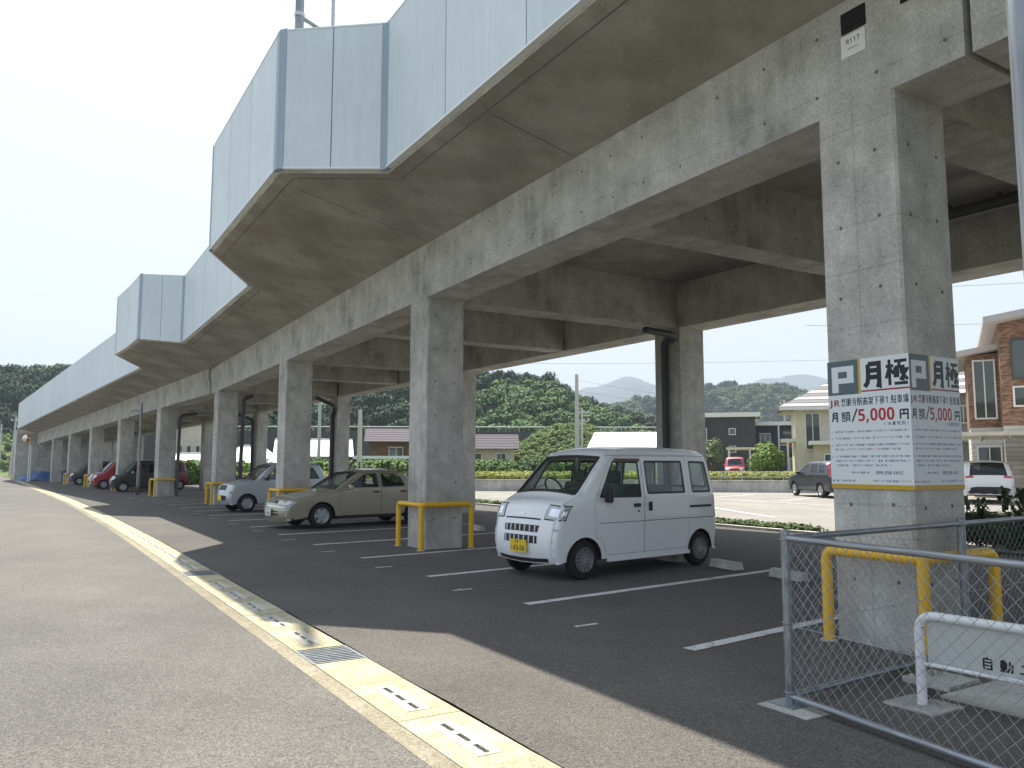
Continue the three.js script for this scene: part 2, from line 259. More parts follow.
// longitudinal beams: rigid frames with stepped half joints, drop-in spans between
function sideBeam(pts, v0, v1, B) {                   // polygon in (u, h) carried across v
  const T = B ? PB : PV, tri = THREE.ShapeUtils.triangulateShape(pts.map(([a, b]) => new THREE.Vector2(a, b)), []), pos = [], add = (...q) => { for (const p of q) pos.push(p.x, p.y, p.z); };
  for (const [a, b, c] of tri) { add(T(pts[a][0], v0, pts[a][1]), T(pts[b][0], v0, pts[b][1]), T(pts[c][0], v0, pts[c][1])); add(T(pts[c][0], v1, pts[c][1]), T(pts[b][0], v1, pts[b][1]), T(pts[a][0], v1, pts[a][1])); }
  for (let i = 0; i < pts.length; i++) { const a = pts[i], b = pts[(i + 1) % pts.length]; add(T(a[0], v0, a[1]), T(a[0], v1, a[1]), T(b[0], v1, b[1])); add(T(a[0], v0, a[1]), T(b[0], v1, b[1]), T(b[0], v0, b[1])); }
  const g = new THREE.BufferGeometry(); g.setAttribute('position', new THREE.Float32BufferAttribute(pos, 3)); g.computeVertexNormals(); return boxUV(g);
}
const midH = u => (hb(u) * 0.42 + hs(u) * 0.58);
const frames = [[-19.4, -8.0, 0], [-0.84, 29.4, 0], [36.25, 66.4, 1], [73.4, 85.5, 1]];
const drops = [[-7.97, -0.87, 0], [29.43, 36.22, 1], [66.43, 73.37, 1]];
for (const [a, b, B] of frames) for (const v of [0, VB]) {
  const n = Math.round((b - a) / 9), pts = [];
  pts.push([a + 0.22, hb(a)], [b - 0.22, hb(b)], [b - 0.22, midH(b)], [b, midH(b)], [b, hs(b)], [a, hs(a)], [a, midH(a)], [a + 0.22, midH(a)]);
  // beam passes over the column heads: butt the underside with a hairline below the column top
  mesh('longitudinal_beam', sideBeam(pts.map(([u, h]) => [u, h]), v - 0.003, v + CW + 0.003, B), M.conc, viaduct);
}
for (const [a, b, B] of drops) for (const v of [0, VB]) {
  const pts = [[a - 0.22 + 0.03, hb(a)], [b + 0.22 - 0.03, hb(b)], [b + 0.19, midH(b) - 0.04], [b, midH(b) - 0.04], [b, hs(b)], [a, hs(a)], [a, midH(a) - 0.04], [a - 0.19, midH(a) - 0.04]];
  mesh('longitudinal_beam', sideBeam(pts, v - 0.003, v + CW + 0.003, B), M.conc, viaduct);
}
reseed(9);
for (const [a, b, B] of [[-0.84, 29.4, 0], [29.6, 36, 1], [36.25, 66, 1]]) for (let u = a + 0.35; u < b - 0.2; u += 0.62) for (const dh of [0.22, 0.78]) if (rnd() < 0.8) tie(u + rr(-0.03, 0.03), -0.0035, hb(u) + dh + rr(-0.02, 0.02), 'v', B);
// cross beams on the columns and at mid span
function crossBeam(u0, w, B, lift) { const g = box(u0, u0 + w, CW + 0.004, VB - 0.004, (u) => hb(u0) + lift, (u) => hs(u0) + 0.02, B ? 1 : 2); mesh('cross_beam', g, M.conc, viaduct); for (let v = 1.1; v < VB - 0.3; v += 0.62) for (const dh of [0.3, 0.78]) if (rnd() < 0.8) tie(u0 - 0.0005, v + rr(-0.04, 0.04), hb(u0) + dh, 'u', B); }
for (let k = -2; k <= 8; k++) { const u = k * SPAN; crossBeam(u + 0.06, CW - 0.12, k >= 4, 0.01); if (k !== 8) crossBeam(u + 4.04 + 0.3 * (k === -1 || k === 3 || k === 7), 0.55, k >= 3, 0.012); }
for (const [a, b, B] of drops) { crossBeam(a + 0.05, 0.35, B, 0.25); crossBeam(b - 0.4, 0.35, B, 0.25); }
stuff(mesh('tie_hole_plugs', merge(ties), M.mortar, viaduct));
// deck slab: main width with bays that carry the masts; outline per section
const VE = -1.62, VBAY = -2.88, VBK = 9.3;
const bays = [[7.3, 8.85, 14.3, 16.0], [25.7, 27.4, 32.2, 33.6], [-11.6, -10, -4.6, -2.9]];
function edgeV(u) { for (const [a, b, c, d] of bays) { if (u >= a && u <= d) return u < b ? VE + (VBAY - VE) * (u - a) / (b - a) : u > c ? VBAY + (VE - VBAY) * (u - c) / (d - c) : VBAY; } return VE; }
{
  const sect = [[-19.4, 29.41], [29.43, 36.23], [36.25, 66.41], [66.43, 85.5]];
  for (const [a, b] of sect) {
    const us = new Set([a, b]); for (const by of bays) for (const q of by) if (q > a && q < b) us.add(q); for (let q = Math.ceil(a); q < b; q += 3) us.add(q);
    const U = [...us].sort((x, y) => x - y), under = [], rest = [];
    const quad = (l, A, Bq, C, D) => { for (const k of [A, Bq, C, A, C, D]) l.push(k.x, k.y, k.z); };
    for (let i = 0; i < U.length - 1; i++) {
      const u0 = U[i], u1 = U[i + 1], e0 = edgeV(u0), e1 = edgeV(u1), T = PB;
      const pr = [[e0, e1], [-0.003, -0.003], [CW + 0.003, CW + 0.003], [VB - 0.003, VB - 0.003], [7.018, 7.018], [VBK, VBK]];
      for (let s = 0; s < 5; s++) { if (s === 1 || s === 3) continue; quad(under, T(u0, pr[s][0], hEdge(u0, pr[s][0])), T(u1, pr[s][1], hEdge(u1, pr[s][1])), T(u1, pr[s + 1][1], hEdge(u1, pr[s + 1][1])), T(u0, pr[s + 1][0], hEdge(u0, pr[s + 1][0]))); }
      const tp = (u) => hs(u) + 0.98;
      quad(rest, T(u0, e0, tp(u0)), T(u0, VBK, tp(u0)), T(u1, VBK, tp(u1)), T(u1, e1, tp(u1)));
      quad(rest, T(u0, e0, hEdge(u0, e0)), T(u0, e0, tp(u0)), T(u1, e1, tp(u1)), T(u1, e1, hEdge(u1, e1)));
      quad(rest, T(u0, VBK, hEdge(u0, VBK)), T(u1, VBK, hEdge(u1, VBK)), T(u1, VBK, tp(u1)), T(u0, VBK, tp(u0)));
    }
    for (const u of [a, b]) { const T = PB, tp = hs(u) + 0.98, e = edgeV(u); quad(rest, T(u, e, hEdge(u, e)), T(u, -0.003, hs(u)), T(u, -0.003, tp), T(u, e, tp)); quad(rest, T(u, -0.003, hs(u)), T(u, 7.018, hs(u)), T(u, 7.018, tp), T(u, -0.003, tp)); quad(rest, T(u, 7.018, hs(u)), T(u, VBK, hEdge(u, VBK)), T(u, VBK, tp), T(u, 7.018, tp)); }
    const mk = l => { const g = new THREE.BufferGeometry(); g.setAttribute('position', new THREE.Float32BufferAttribute(l, 3)); g.computeVertexNormals(); return boxUV(g); };
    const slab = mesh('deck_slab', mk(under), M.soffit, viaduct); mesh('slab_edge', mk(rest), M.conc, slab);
    // drip groove strip that runs a hand's breadth inside the edge
    const drip = []; for (let i = 0; i < U.length - 1; i++) { const u0 = U[i], u1 = U[i + 1], e0 = edgeV(u0) + 0.20, e1 = edgeV(u1) + 0.20; const T = PB; quad(drip, T(u0, e0, hEdge(u0, e0) - 0.004), T(u1, e1, hEdge(u1, e1) - 0.004), T(u1, e1 + 0.018, hEdge(u1, e1 + 0.018) - 0.004), T(u0, e0 + 0.018, hEdge(u0, e0 + 0.018) - 0.004)); }
    mesh('drip_groove', mk(drip), M.seam, slab);
    for (let u = Math.ceil((a + 1) / 4.6) * 4.6; u < b - 0.5; u += 4.6) { const q = []; const e = edgeV(u) + 0.22, T = PB; quad(q, T(u, e, hEdge(u, e) - 0.004), T(u + 0.012, e, hEdge(u, e) - 0.004), T(u + 0.012, -0.01, hs(u) - 0.002), T(u, -0.01, hs(u) - 0.002)); mesh('form_joint', mk(q), M.seam, slab); }
  }
}
// noise barrier: panels, corner posts, light bottom trim
{
  const bar = part('noise_barrier', viaduct); bar.userData.label = 'pale blue panel noise barrier along the deck edge';
  const path = [[-19.4, VE]]; for (const [a, b, c, d] of [bays[2], bays[0], bays[1]]) path.push([a, VE], [b, VBAY], [c, VBAY], [d, VE]); path.push([85.5, VE]);
  const HB = 2.40, th = 0.07;
  const bot = (u, v) => hEdge(u, v) + 0.045, top = (u, v) => hEdge(u, v) + HB;
  const seg = (u0, v0, u1, v1, o0, o1, hA, hB, mat, name) => {     // slab between two plan points, o0..o1 = offset outwards
    const A = PB(u0, v0, 0), B = PB(u1, v1, 0), d = B.clone().sub(A).normalize(), n = new THREE.Vector3(d.z, 0, -d.x); // outward = towards -v
    if (n.x > 0) n.negate();
    const q = (p, o, h) => p.clone().addScaledVector(n, o).setY(h);
    const g = hexa([q(A, o1, hA(u0, v0)), q(A, o0, hA(u0, v0)), q(B, o0, hA(u1, v1)), q(B, o1, hA(u1, v1)), q(A, o1, hB(u0, v0)), q(A, o0, hB(u0, v0)), q(B, o0, hB(u1, v1)), q(B, o1, hB(u1, v1))]);
    return mesh(name, g, mat, bar);
  };
  const pm = [M.panel, M.panel.clone(), M.panel.clone()]; pm[1].color.setRGB(0.73, 0.825, 0.865); pm[2].color.setRGB(0.78, 0.865, 0.90);
  reseed(31);
  for (let i = 0; i < path.length - 1; i++) {
    const [u0, v0] = path[i], [u1, v1] = path[i + 1], L = Math.hypot(u1 - u0, v1 - v0), diag = Math.abs(v1 - v0) > 0.5;
    const n = diag ? 2 : Math.max(1, Math.round(L / (u0 > 30 ? 2.06 : 2.06))), cut = 0.10 / L;
    const s0 = i ? cut : 0, s1 = i < path.length - 2 ? 1 - cut : 1;
    for (let k = 0; k < n; k++) {
      const a = s0 + (s1 - s0) * k / n, b = s0 + (s1 - s0) * (k + 1) / n, e = 0.011 / L;
      const pa = [u0 + (u1 - u0) * (a + e), v0 + (v1 - v0) * (a + e)], pb = [u0 + (u1 - u0) * (b - e), v0 + (v1 - v0) * (b - e)];
      seg(...pa, ...pb, 0.01, 0.01 + th, (u, v) => bot(u, v) + 0.03, top, pm[Math.floor(rnd() * 3)], 'panel');
    }
    for (let k = 0; k < n; k++) {
      const a = s0 + (s1 - s0) * k / n, b = s0 + (s1 - s0) * (k + 1) / n, qa = [u0 + (u1 - u0) * a, v0 + (v1 - v0) * a], qb = [u0 + (u1 - u0) * b, v0 + (v1 - v0) * b];
      seg(...qa, ...qb, 0.002, 0.01 + th + 0.012, bot, (u, v) => bot(u, v) + 0.027, M.trim, 'bottom_trim');
      seg(...qa, ...qb, 0.002, 0.045, (u, v) => bot(u, v) + 0.03, (u, v) => top(u, v) - 0.02, M.panelGap, 'backing_rail');
      seg(...qa, ...qb, 0.0, 0.01 + th + 0.006, (u, v) => top(u, v) + 0.003, (u, v) => top(u, v) + 0.03, M.trim, 'top_cap');
    }
  }
  for (let i = 1; i < path.length - 1; i++) {         // folded corner posts
    const [u, v] = path[i], [pu, pv] = path[i - 1], [nu, nv] = path[i + 1], l0 = Math.hypot(u - pu, v - pv), l1 = Math.hypot(nu - u, nv - v);
    const A = [u - (u - pu) / l0 * 0.11, v - (v - pv) / l0 * 0.11], B = [u + (nu - u) / l1 * 0.11, v + (nv - v) / l1 * 0.11];
    const pa = PB(...A, 0), pb = PB(...B, 0), pc = PB(u, v, 0), out = new THREE.Vector3(-1, 0, 0);
    const d0 = PB(u, v, 0).sub(pa).normalize(), d1 = pb.clone().sub(pc).normalize(), n0 = new THREE.Vector3(d0.z, 0, -d0.x), n1 = new THREE.Vector3(d1.z, 0, -d1.x); if (n0.x > 0) n0.negate(); if (n1.x > 0) n1.negate();
    const nm = n0.clone().add(n1).normalize(), o = 0.088;
    const g = []; const H0 = bot(u, v) - 0.004, H1 = top(u, v) + 0.034;
    for (const [a, na, b, nb] of [[pa, n0, pc, nm], [pc, nm, pb, n1]]) { const q = (p, n, oo, h) => p.clone().addScaledVector(n, oo).setY(h); g.push(hexa([q(a, na, o, H0), q(a, na, 0.0, H0), q(b, nb, 0.0, H0), q(b, nb, o, H0), q(a, na, o, H1), q(a, na, 0.0, H1), q(b, nb, 0.0, H1), q(b, nb, o, H1)])); }
    mesh('corner_post', merge(g), M.panelPost, bar);
  }
  // barrier on the far edge of the deck
  for (let u = -19.4; u < 85; u += 2.06) { const g = box(u + 0.006, u + 2.054, VBK, VBK + 0.07, (q) => hEdge(q, VBK) + 0.05, (q) => hEdge(q, VBK) + 2.2, true); mesh('panel', g, M.panel, bar); }
}
// number plate, vents and rain pipes
{
  const c = document.createElement('canvas'); c.width = 256; c.height = 224; const x = c.getContext('2d'); x.fillStyle = '#e9ebe8'; x.fillRect(0, 0, 256, 224); x.fillStyle = '#1a1d22'; x.font = 'bold 62px monospace'; x.textAlign = 'center'; x.fillText('R117', 128, 92); x.font = 'bold 22px sans-serif'; for (let i = 0; i < 6; i++) { x.fillRect(72 + i * 19, 140, 13, 3); x.fillRect(72 + i * 19, 148, 13, 3); x.fillRect(76 + i * 19, 138, 3, 16); }
  const t = new THREE.CanvasTexture(c); t.colorSpace = THREE.SRGBColorSpace;
  const g = new THREE.BoxGeometry(0.004, 0.21, 0.245); const m = [0, 1, 2, 3, 4, 5].map(i => i === 1 ? std(0xffffff, 0.5, { map: t }) : M.white);
  const pl = mesh('number_plate', g, m, viaduct); pl.position.set(-0.008, 5.315, -0.355); pl.userData.label = 'small white plate lettered R117 high on the column head';
  const v1 = mesh('vent_recess', new THREE.BoxGeometry(0.02, 0.20, 0.245), M.hole, viaduct); v1.position.set(-0.004, 5.54, -0.345); 
  const v2 = mesh('vent_recess', new THREE.BoxGeometry(0.02, 0.22, 0.30), M.hole, viaduct); v2.position.set(-0.004, 5.56, 0.26);
  const gr = []; for (let i = 0; i < 5; i++) gr.push(new THREE.BoxGeometry(0.03, 0.006, 0.24).translate(-0.006, 5.46 + i * 0.04, -0.345)); mesh('vent_louvre', merge(gr), M.dark, viaduct);
}
function drainPipe(u, v, top, pts, B) { mesh('rain_pipe', pipe(pts.map(([a, b, h]) => (B ? PB : PV)(a, b, h)), 0.075, 10, 0.12), M.pipeDark, viaduct); }
drainPipe(0, 0, 0, [[9.10, 5.1, 4.42], [9.10, 5.95, 4.38], [9.62, 6.14, 4.30], [9.62, 6.14, 0]], 0);
drainPipe(0, 0, 0, [[27.7, 1.4, 4.15], [27.7, 1.0, 4.05], [27.7, 0.9, 0]], 0);
drainPipe(0, 0, 0, [[27.7, 5.0, 4.2], [27.7, 6.05, 3.9], [28.1, 6.14, 3.5], [28.1, 6.14, 0]], 0);
drainPipe(0, 0, 0, [[37.4, 5.0, 4.0], [37.4, 6.05, 3.8], [37.4, 6.1, 0]], 1);
drainPipe(0, 0, 0, [[36.9, 1.9, 3.95], [36.9, 0.95, 3.85], [36.9, 0.87, 3.6], [36.9, 0.87, 0]], 1);
drainPipe(0, 0, 0, [[18.3, 5.3, 4.1], [18.3, 6.0, 4.1], [18.9, 6.13, 3.9], [18.9, 6.13, 0]], 0);
{ const cb = []; cb.push(rod(PV(-2.5, 5.2, 5.38), PV(3.9, 5.2, 5.30), 0.10, 0.10, 10)); mesh('duct_pipe', merge(cb), M.pipeDark, viaduct); for (let i = 0; i < 9; i++) { const b = mesh('pipe_clamp', new THREE.BoxGeometry(0.05, 0.10, 0.05), M.pipeDark, viaduct); b.position.copy(PV(-2.2 + i * 0.7, 5.2, 5.47 - i * 0.008)); } }
// end wall where the viaduct meets its embankment
const abut = mesh('abutment_wall', box(85.6, 87.4, -1.7, 9.3, -0.1, (u) => hs(u) + 0.3, true), M.conc); tag(abut, 'grey concrete end wall at the far end of the viaduct', 'wall');
// catenary mast standing on the bay
{
  const m = thing('catenary_mast', 'grey steel railway mast with insulator arm rising behind the nearest barrier bay', 'mast');
  m.position.copy(P(10.95, -2.05, 6.6)); const v = (x, y, z) => new THREE.Vector3(x, y, z);
  mesh('pole', merge([rod(v(0, 0, 0), v(0, 9, 0), 0.11, 0.10, 14)]), M.galv, m);
  for (const y of [3.95, 4.6]) mesh('band', rod(v(0, y, 0), v(0, y + 0.08, 0), 0.13, 0.13, 14), M.alu, m);
  mesh('bracket_arm', merge([rod(v(0.1, 3.95, -0.02), v(0.92, 3.72, -0.05), 0.045, 0.045, 8), rod(v(0.1, 4.5, 0), v(0.7, 4.9, 0), 0.035)]), M.galv, m);
  const ins = [rod(v(0.86, 3.84, -0.05), v(0.86, 6.4, -0.05), 0.045, 0.045, 10)]; for (let i = 0; i < 14; i++) ins.push(rod(v(0.86, 3.9 + i * 0.16, -0.05), v(0.86, 3.93 + i * 0.16, -0.05), 0.053, 0.053, 10)); ins.push(rod(v(0.86, 3.68, -0.05), v(0.86, 3.84, -0.05), 0.016)); mesh('insulator', merge(ins), M.alu, m);
  mesh('side_arm', merge([rod(v(0, 4.35, 0), v(-0.55, 4.43, -0.1), 0.035), rod(v(-0.4, 4.4, 0), v(-0.4, 4.22, 0), 0.02)]), M.galv, m);
  mesh('strut', rod(v(0.12, 0.2, 0.03), v(0.12, 3.5, 0.03), 0.02), M.galv, m);
  m.scale.set(0.8, 0.93, 0.8);
}
// ---------------------------------------------------------------- guards, signs, fence
const ordinal = ['nearest, the one with the parking signs', 'second', 'third', 'fourth', 'fifth', 'sixth', 'seventh', 'eighth'];
for (let k = 0; k < 8; k++) {                          // yellow pipe guards hug two sides of each column
  const B = k >= 4, u0 = k * SPAN, T = B ? PB : P, o = 0.14, r = 0.047, h = k ? 0.80 : 0.78;
  const lab = k === 0 ? 'thick yellow pipe guard round the column carrying the parking signs' : k === 1 ? 'yellow pipe guard round the column left of the white van' : `yellow pipe guard round the ${ordinal[k]} column from the parking signs`;
  const gd = thing('column_guard', lab, 'guard rail', 'yellow pipe guards round the columns');
  gd.position.copy(T(u0, 0, 0)); const L = (u, v, hh) => T(u, v, hh).sub(gd.position);
  const A = [u0 + CW + (k ? 0.10 : -0.02), -o], C = [u0 - o, -o], E = [u0 - o, (k ? CW + 0.10 : CW + 0.12)];
  mesh('rail', pipe([L(...A, 0), L(...A, h), L(...C, h), L(...E, h), L(...E, 0)], r, 12, 0.10, 6), M.yellow, gd);
  mesh('middle_post', rod(L(...C, 0), L(...C, h), r, r, 12), M.yellow, gd);
  for (const q of [A, C, E]) mesh('base_collar', rod(L(...q, 0), L(...q, 0.012), r + 0.03, r + 0.03, 14), M.conc, gd);
}
// --- stroke lettering (polyline strokes on a 100 x 100 field)
const GLYPH = {
  '月': '26,8 26,58 22,80 8,96|26,8 78,8 78,94 64,90|26,34 78,34|26,60 78,60',
  '極': '20,4 20,98|4,28 38,28|19,32 4,72|22,36 38,58|42,12 96,12|66,12 60,34 80,34 78,80 68,78|44,34 44,66 56,66 56,34 44,34|64,44 96,44 66,82|68,50 98,82|40,93 98,93',
  '額': '26,2 26,12|6,24 6,14 48,14 48,24|22,22 8,44|20,30 42,30 8,62|18,36 50,60|14,66 14,94 42,94 42,66 14,66|55,9 98,9|76,10 72,22|60,22 60,76 94,76 94,22 60,22|60,40 94,40|60,58 94,58|68,80 54,97|84,80 99,97',
  '円': '14,10 14,96|14,10 88,10 88,94 76,90|50,10 50,50|14,50 88,50',
  '自': '50,2 42,15|20,16 20,96 80,96 80,16 20,16|20,42 80,42|20,68 80,68',
  '動': '46,4 10,10|2,20 56,20|28,8 28,90|10,32 10,62 48,62 48,32 10,32|10,47 48,47|6,76 52,76|2,92 56,88|60,32 96,32 92,90 80,92|77,5 76,42 70,72 56,97',
  '二': '20,24 80,24|6,84 94,84',
  '下': '5,10 95,10|48,10 48,98|52,35 82,58', '寺': '15,15 85,15|50,2 50,42|5,38 95,38|10,60 92,60|68,44 68,95 55,90|25,70 38,86',
  '高': '50,2 50,14|5,16 95,16|28,25 28,44 72,44 72,25 28,25|10,98 10,54 90,54 90,98|32,66 32,88 68,88 68,66 32,66',
  '車': '10,12 90,12|18,26 18,68 82,68 82,26 18,26|18,46 82,46|50,2 50,98|5,82 95,82',
  '場': '3,30 36,30|20,5 20,80|2,86 38,74|48,5 48,38 88,38 88,5 48,5|48,21 88,21|40,48 98,48|52,50 42,74|48,62 94,62 88,96|68,64 45,96|82,64 62,98',
  '第': '10,12 40,12|20,2 10,22|55,12 92,12|62,2 52,22|15,30 85,30 85,46 15,46 12,62 88,62 82,84|50,30 50,98|48,64 10,96',
  '駅': '8,8 8,60|8,8 48,8|8,25 45,25|8,42 45,42|28,8 28,60|8,60 50,60 44,96|6,74 4,94|18,72 20,90|58,8 58,50 50,96|58,8 92,8 92,42 58,42|74,44 98,96',
  '駐': '8,8 8,60|8,8 48,8|8,25 45,25|8,42 45,42|28,8 28,60|8,60 50,60 44,96|6,74 4,94|18,72 20,90|74,2 80,12|55,22 98,22|58,55 95,55|52,94 99,94|77,22 77,94',
  '架': '5,15 42,15 38,45|22,2 8,48|58,12 58,42 88,42 88,12 58,12|5,60 95,60|50,48 50,98|46,62 8,94|54,62 94,94',
  '慈': '30,2 38,14|70,2 60,14|5,18 95,18|30,20 14,36 36,48|36,30 14,54|70,20 56,36 80,48|80,30 58,54|15,70 8,92|32,66 34,92 72,94 74,82|50,64 56,76|84,66 94,84',
  '眼': '8,10 8,90 36,90 36,10 8,10|8,36 36,36|8,62 36,62|50,8 50,92 66,84|50,8 88,8 88,44 50,44|50,26 88,26|92,54 66,68|60,46 98,96',
  '消': '8,10 18,20|4,36 14,46|6,92 20,62|60,4 60,34|40,12 48,28|84,10 76,28|40,98 40,38 88,38 88,96|40,56 88,56|40,74 88,74',
  '費': '20,8 80,8 80,22 20,22 20,36 86,36 84,48|40,2 36,50|62,2 62,50|24,54 24,84 76,84 76,54 24,54|24,64 76,64|24,74 76,74|36,86 14,98|64,86 88,98',
  '税': '36,4 8,14|2,32 40,32|22,10 22,98|20,36 4,66|26,40 38,58|54,4 60,16|88,4 80,16|50,22 50,48 90,48 90,22 50,22|60,50 56,74 44,97|78,50 78,92 98,92 98,80',
  '別': '8,8 8,40 46,40 46,8 8,8|4,54 52,54 46,94 34,90|26,42 22,70 6,96|66,14 66,70|90,4 90,96 78,90',
};
function glyph(x, ch, px, py, w, h, lw) {
  const G = GLYPH[ch]; if (!G) { x.save(); x.translate(px, py + h * 0.88); x.scale(w / h * 1.1, 1); x.font = `bold ${h * 1.05}px sans-serif`; x.fillText(ch, 0, 0); x.restore(); return; }
  x.lineWidth = lw; x.lineJoin = 'miter'; x.lineCap = 'butt';
  for (const st of G.split('|')) { x.beginPath(); st.split(' ').forEach((p, i) => { const [a, b] = p.split(',').map(Number); i ? x.lineTo(px + a / 100 * w, py + b / 100 * h) : x.moveTo(px + a / 100 * w, py + b / 100 * h); }); x.stroke(); }
}
function signTexture() {
  const W = 1024, H = 1536, c = document.createElement('canvas'); c.width = W; c.height = H; const x = c.getContext('2d');
  x.fillStyle = '#e0e5e6'; x.fillRect(0, 0, W, H);
  x.fillStyle = '#56666c'; x.fillRect(0, 0, W * 0.395, H * 0.27); x.fillStyle = '#c9a92a'; x.fillRect(W * 0.395, 0, W * 0.03, H * 0.27);
  x.fillStyle = '#e0e5e6'; x.beginPath(); const p = (a, b) => [W * a, H * b]; x.fillRect(W * 0.055, H * 0.045, W * 0.085, H * 0.205); x.fillRect(W * 0.055, H * 0.045, W * 0.285, H * 0.042); x.fillRect(W * 0.255, H * 0.045, W * 0.085, H * 0.135); x.fillRect(W * 0.055, H * 0.138, W * 0.285, H * 0.042);
  x.strokeStyle = '#10131c'; x.fillStyle = '#10131c';
  glyph(x, '月', W * 0.455, H * 0.035, W * 0.255, H * 0.195, 56); glyph(x, '極', W * 0.725, H * 0.025, W * 0.265, H * 0.205, 36);
  x.fillStyle = '#9a1420'; x.fillRect(W * 0.43, H * 0.247, W * 0.57, H * 0.012);
  // line of the car park's name
  x.fillStyle = '#7c1420'; x.font = 'bold 104px sans-serif'; x.save(); x.translate(W * 0.02, H * 0.356); x.scale(1.3, 1); x.fillText('JR', 0, 0); x.restore();
  x.strokeStyle = '#1c2740'; x.fillStyle = '#1c2740';
  [...'慈眼寺駅高架下第1駐車場'].forEach((ch, i) => glyph(x, ch, W * (0.165 + i * 0.0685), H * 0.298, W * 0.063, H * 0.064, 9));
  x.strokeStyle = '#141a26'; x.fillStyle = '#141a26';
  glyph(x, '月', W * 0.03, H * 0.405, W * 0.10, H * 0.075, 19); glyph(x, '額', W * 0.16, H * 0.402, W * 0.115, H * 0.08, 12);
  x.lineWidth = 20; x.beginPath(); x.moveTo(W * 0.30, H * 0.485); x.lineTo(W * 0.365, H * 0.385); x.stroke(); glyph(x, '円', W * 0.865, H * 0.405, W * 0.115, H * 0.078, 19);
  x.fillStyle = '#ae1420'; x.font = 'bold 200px sans-serif'; x.save(); x.translate(W * 0.37, H * 0.482); x.scale(0.92, 1); x.fillText('5,000', 0, 0); x.restore();
  x.strokeStyle = '#26386a'; x.fillStyle = '#26386a'; x.font = 'bold 44px sans-serif'; x.fillText('(', W * 0.69, H * 0.519); x.fillText(')', W * 0.955, H * 0.519); [...'消費税別'].forEach((ch, i) => glyph(x, ch, W * (0.725 + i * 0.056), H * 0.496, W * 0.044, H * 0.028, 4.5));
  // fine print: unreadable rows
  reseed(404); const keys = Object.keys(GLYPH);
  const row = (y, x0, x1, red) => { for (let q = x0; q < x1; q += 0.0265) { x.strokeStyle = red && q > red[0] && q < red[1] ? '#b0303a' : '#2a3a62'; if (rnd() < 0.04) continue; if (rnd() < 0.45) { x.lineWidth = 3.2; const a = W * q, b = H * y; x.beginPath(); x.moveTo(a + rr(0, 6), b + rr(2, 8)); x.lineTo(a + rr(14, 20), b + rr(4, 9)); x.moveTo(a + rr(6, 12), b); x.quadraticCurveTo(a + rr(0, 8), b + 16, a + rr(14, 20), b + rr(18, 24)); x.stroke(); } else glyph(x, keys[Math.floor(rnd() * keys.length)], W * q, H * y, W * 0.022, H * 0.0165, 2.6); } };
  x.fillStyle = '#2a3a62'; x.font = 'bold 26px sans-serif'; [['1.', 0.553], ['2.', 0.604], ['3.', 0.656], ['4.', 0.745]].forEach(([t, y]) => x.fillText(t, W * 0.02, H * (y + 0.017)));
  row(0.553, 0.07, 0.955); row(0.604, 0.07, 0.955); row(0.656, 0.07, 0.96); row(0.690, 0.07, 0.86, [0.52, 0.62]); row(0.745, 0.07, 0.97); row(0.779, 0.07, 0.97); row(0.813, 0.07, 0.74);
  row(0.868, 0.25, 0.47); x.font = 'bold 52px sans-serif'; x.fillText('099-258-1412', W * 0.565, H * 0.888); row(0.932, 0.02, 0.30); row(0.930, 0.50, 0.965);
  x.fillStyle = '#c8a020'; x.fillRect(0, H * 0.966, W, H * 0.034);
  const t = new THREE.CanvasTexture(c); t.colorSpace = THREE.SRGBColorSpace; t.anisotropy = 8; return t;
}
{
  const t = signTexture(), face = std(0xffffff, 0.45, { map: t }), s = thing('parking_sign', 'white monthly parking sign sheets wrapped round two faces of the nearest column', 'sign');
  s.position.copy(P(0, 0, 0)); const edge = M.white;
  const a = mesh('sign_panel', new THREE.BoxGeometry(0.78, 1.13, 0.006), [edge, edge, edge, edge, face, edge], s); a.rotation.y = -Math.PI / 2; a.position.copy(P(0.365, -0.010, 1.88)); a.userData.label = 'sign sheet on the lit road side of the column';
  const b = mesh('sign_panel', new THREE.BoxGeometry(0.745, 1.13, 0.006), [edge, edge, edge, edge, face, edge], s); b.position.copy(P(-0.010, 0.370, 1.88)); b.userData.label = 'sign sheet on the shaded right side of the column';
}
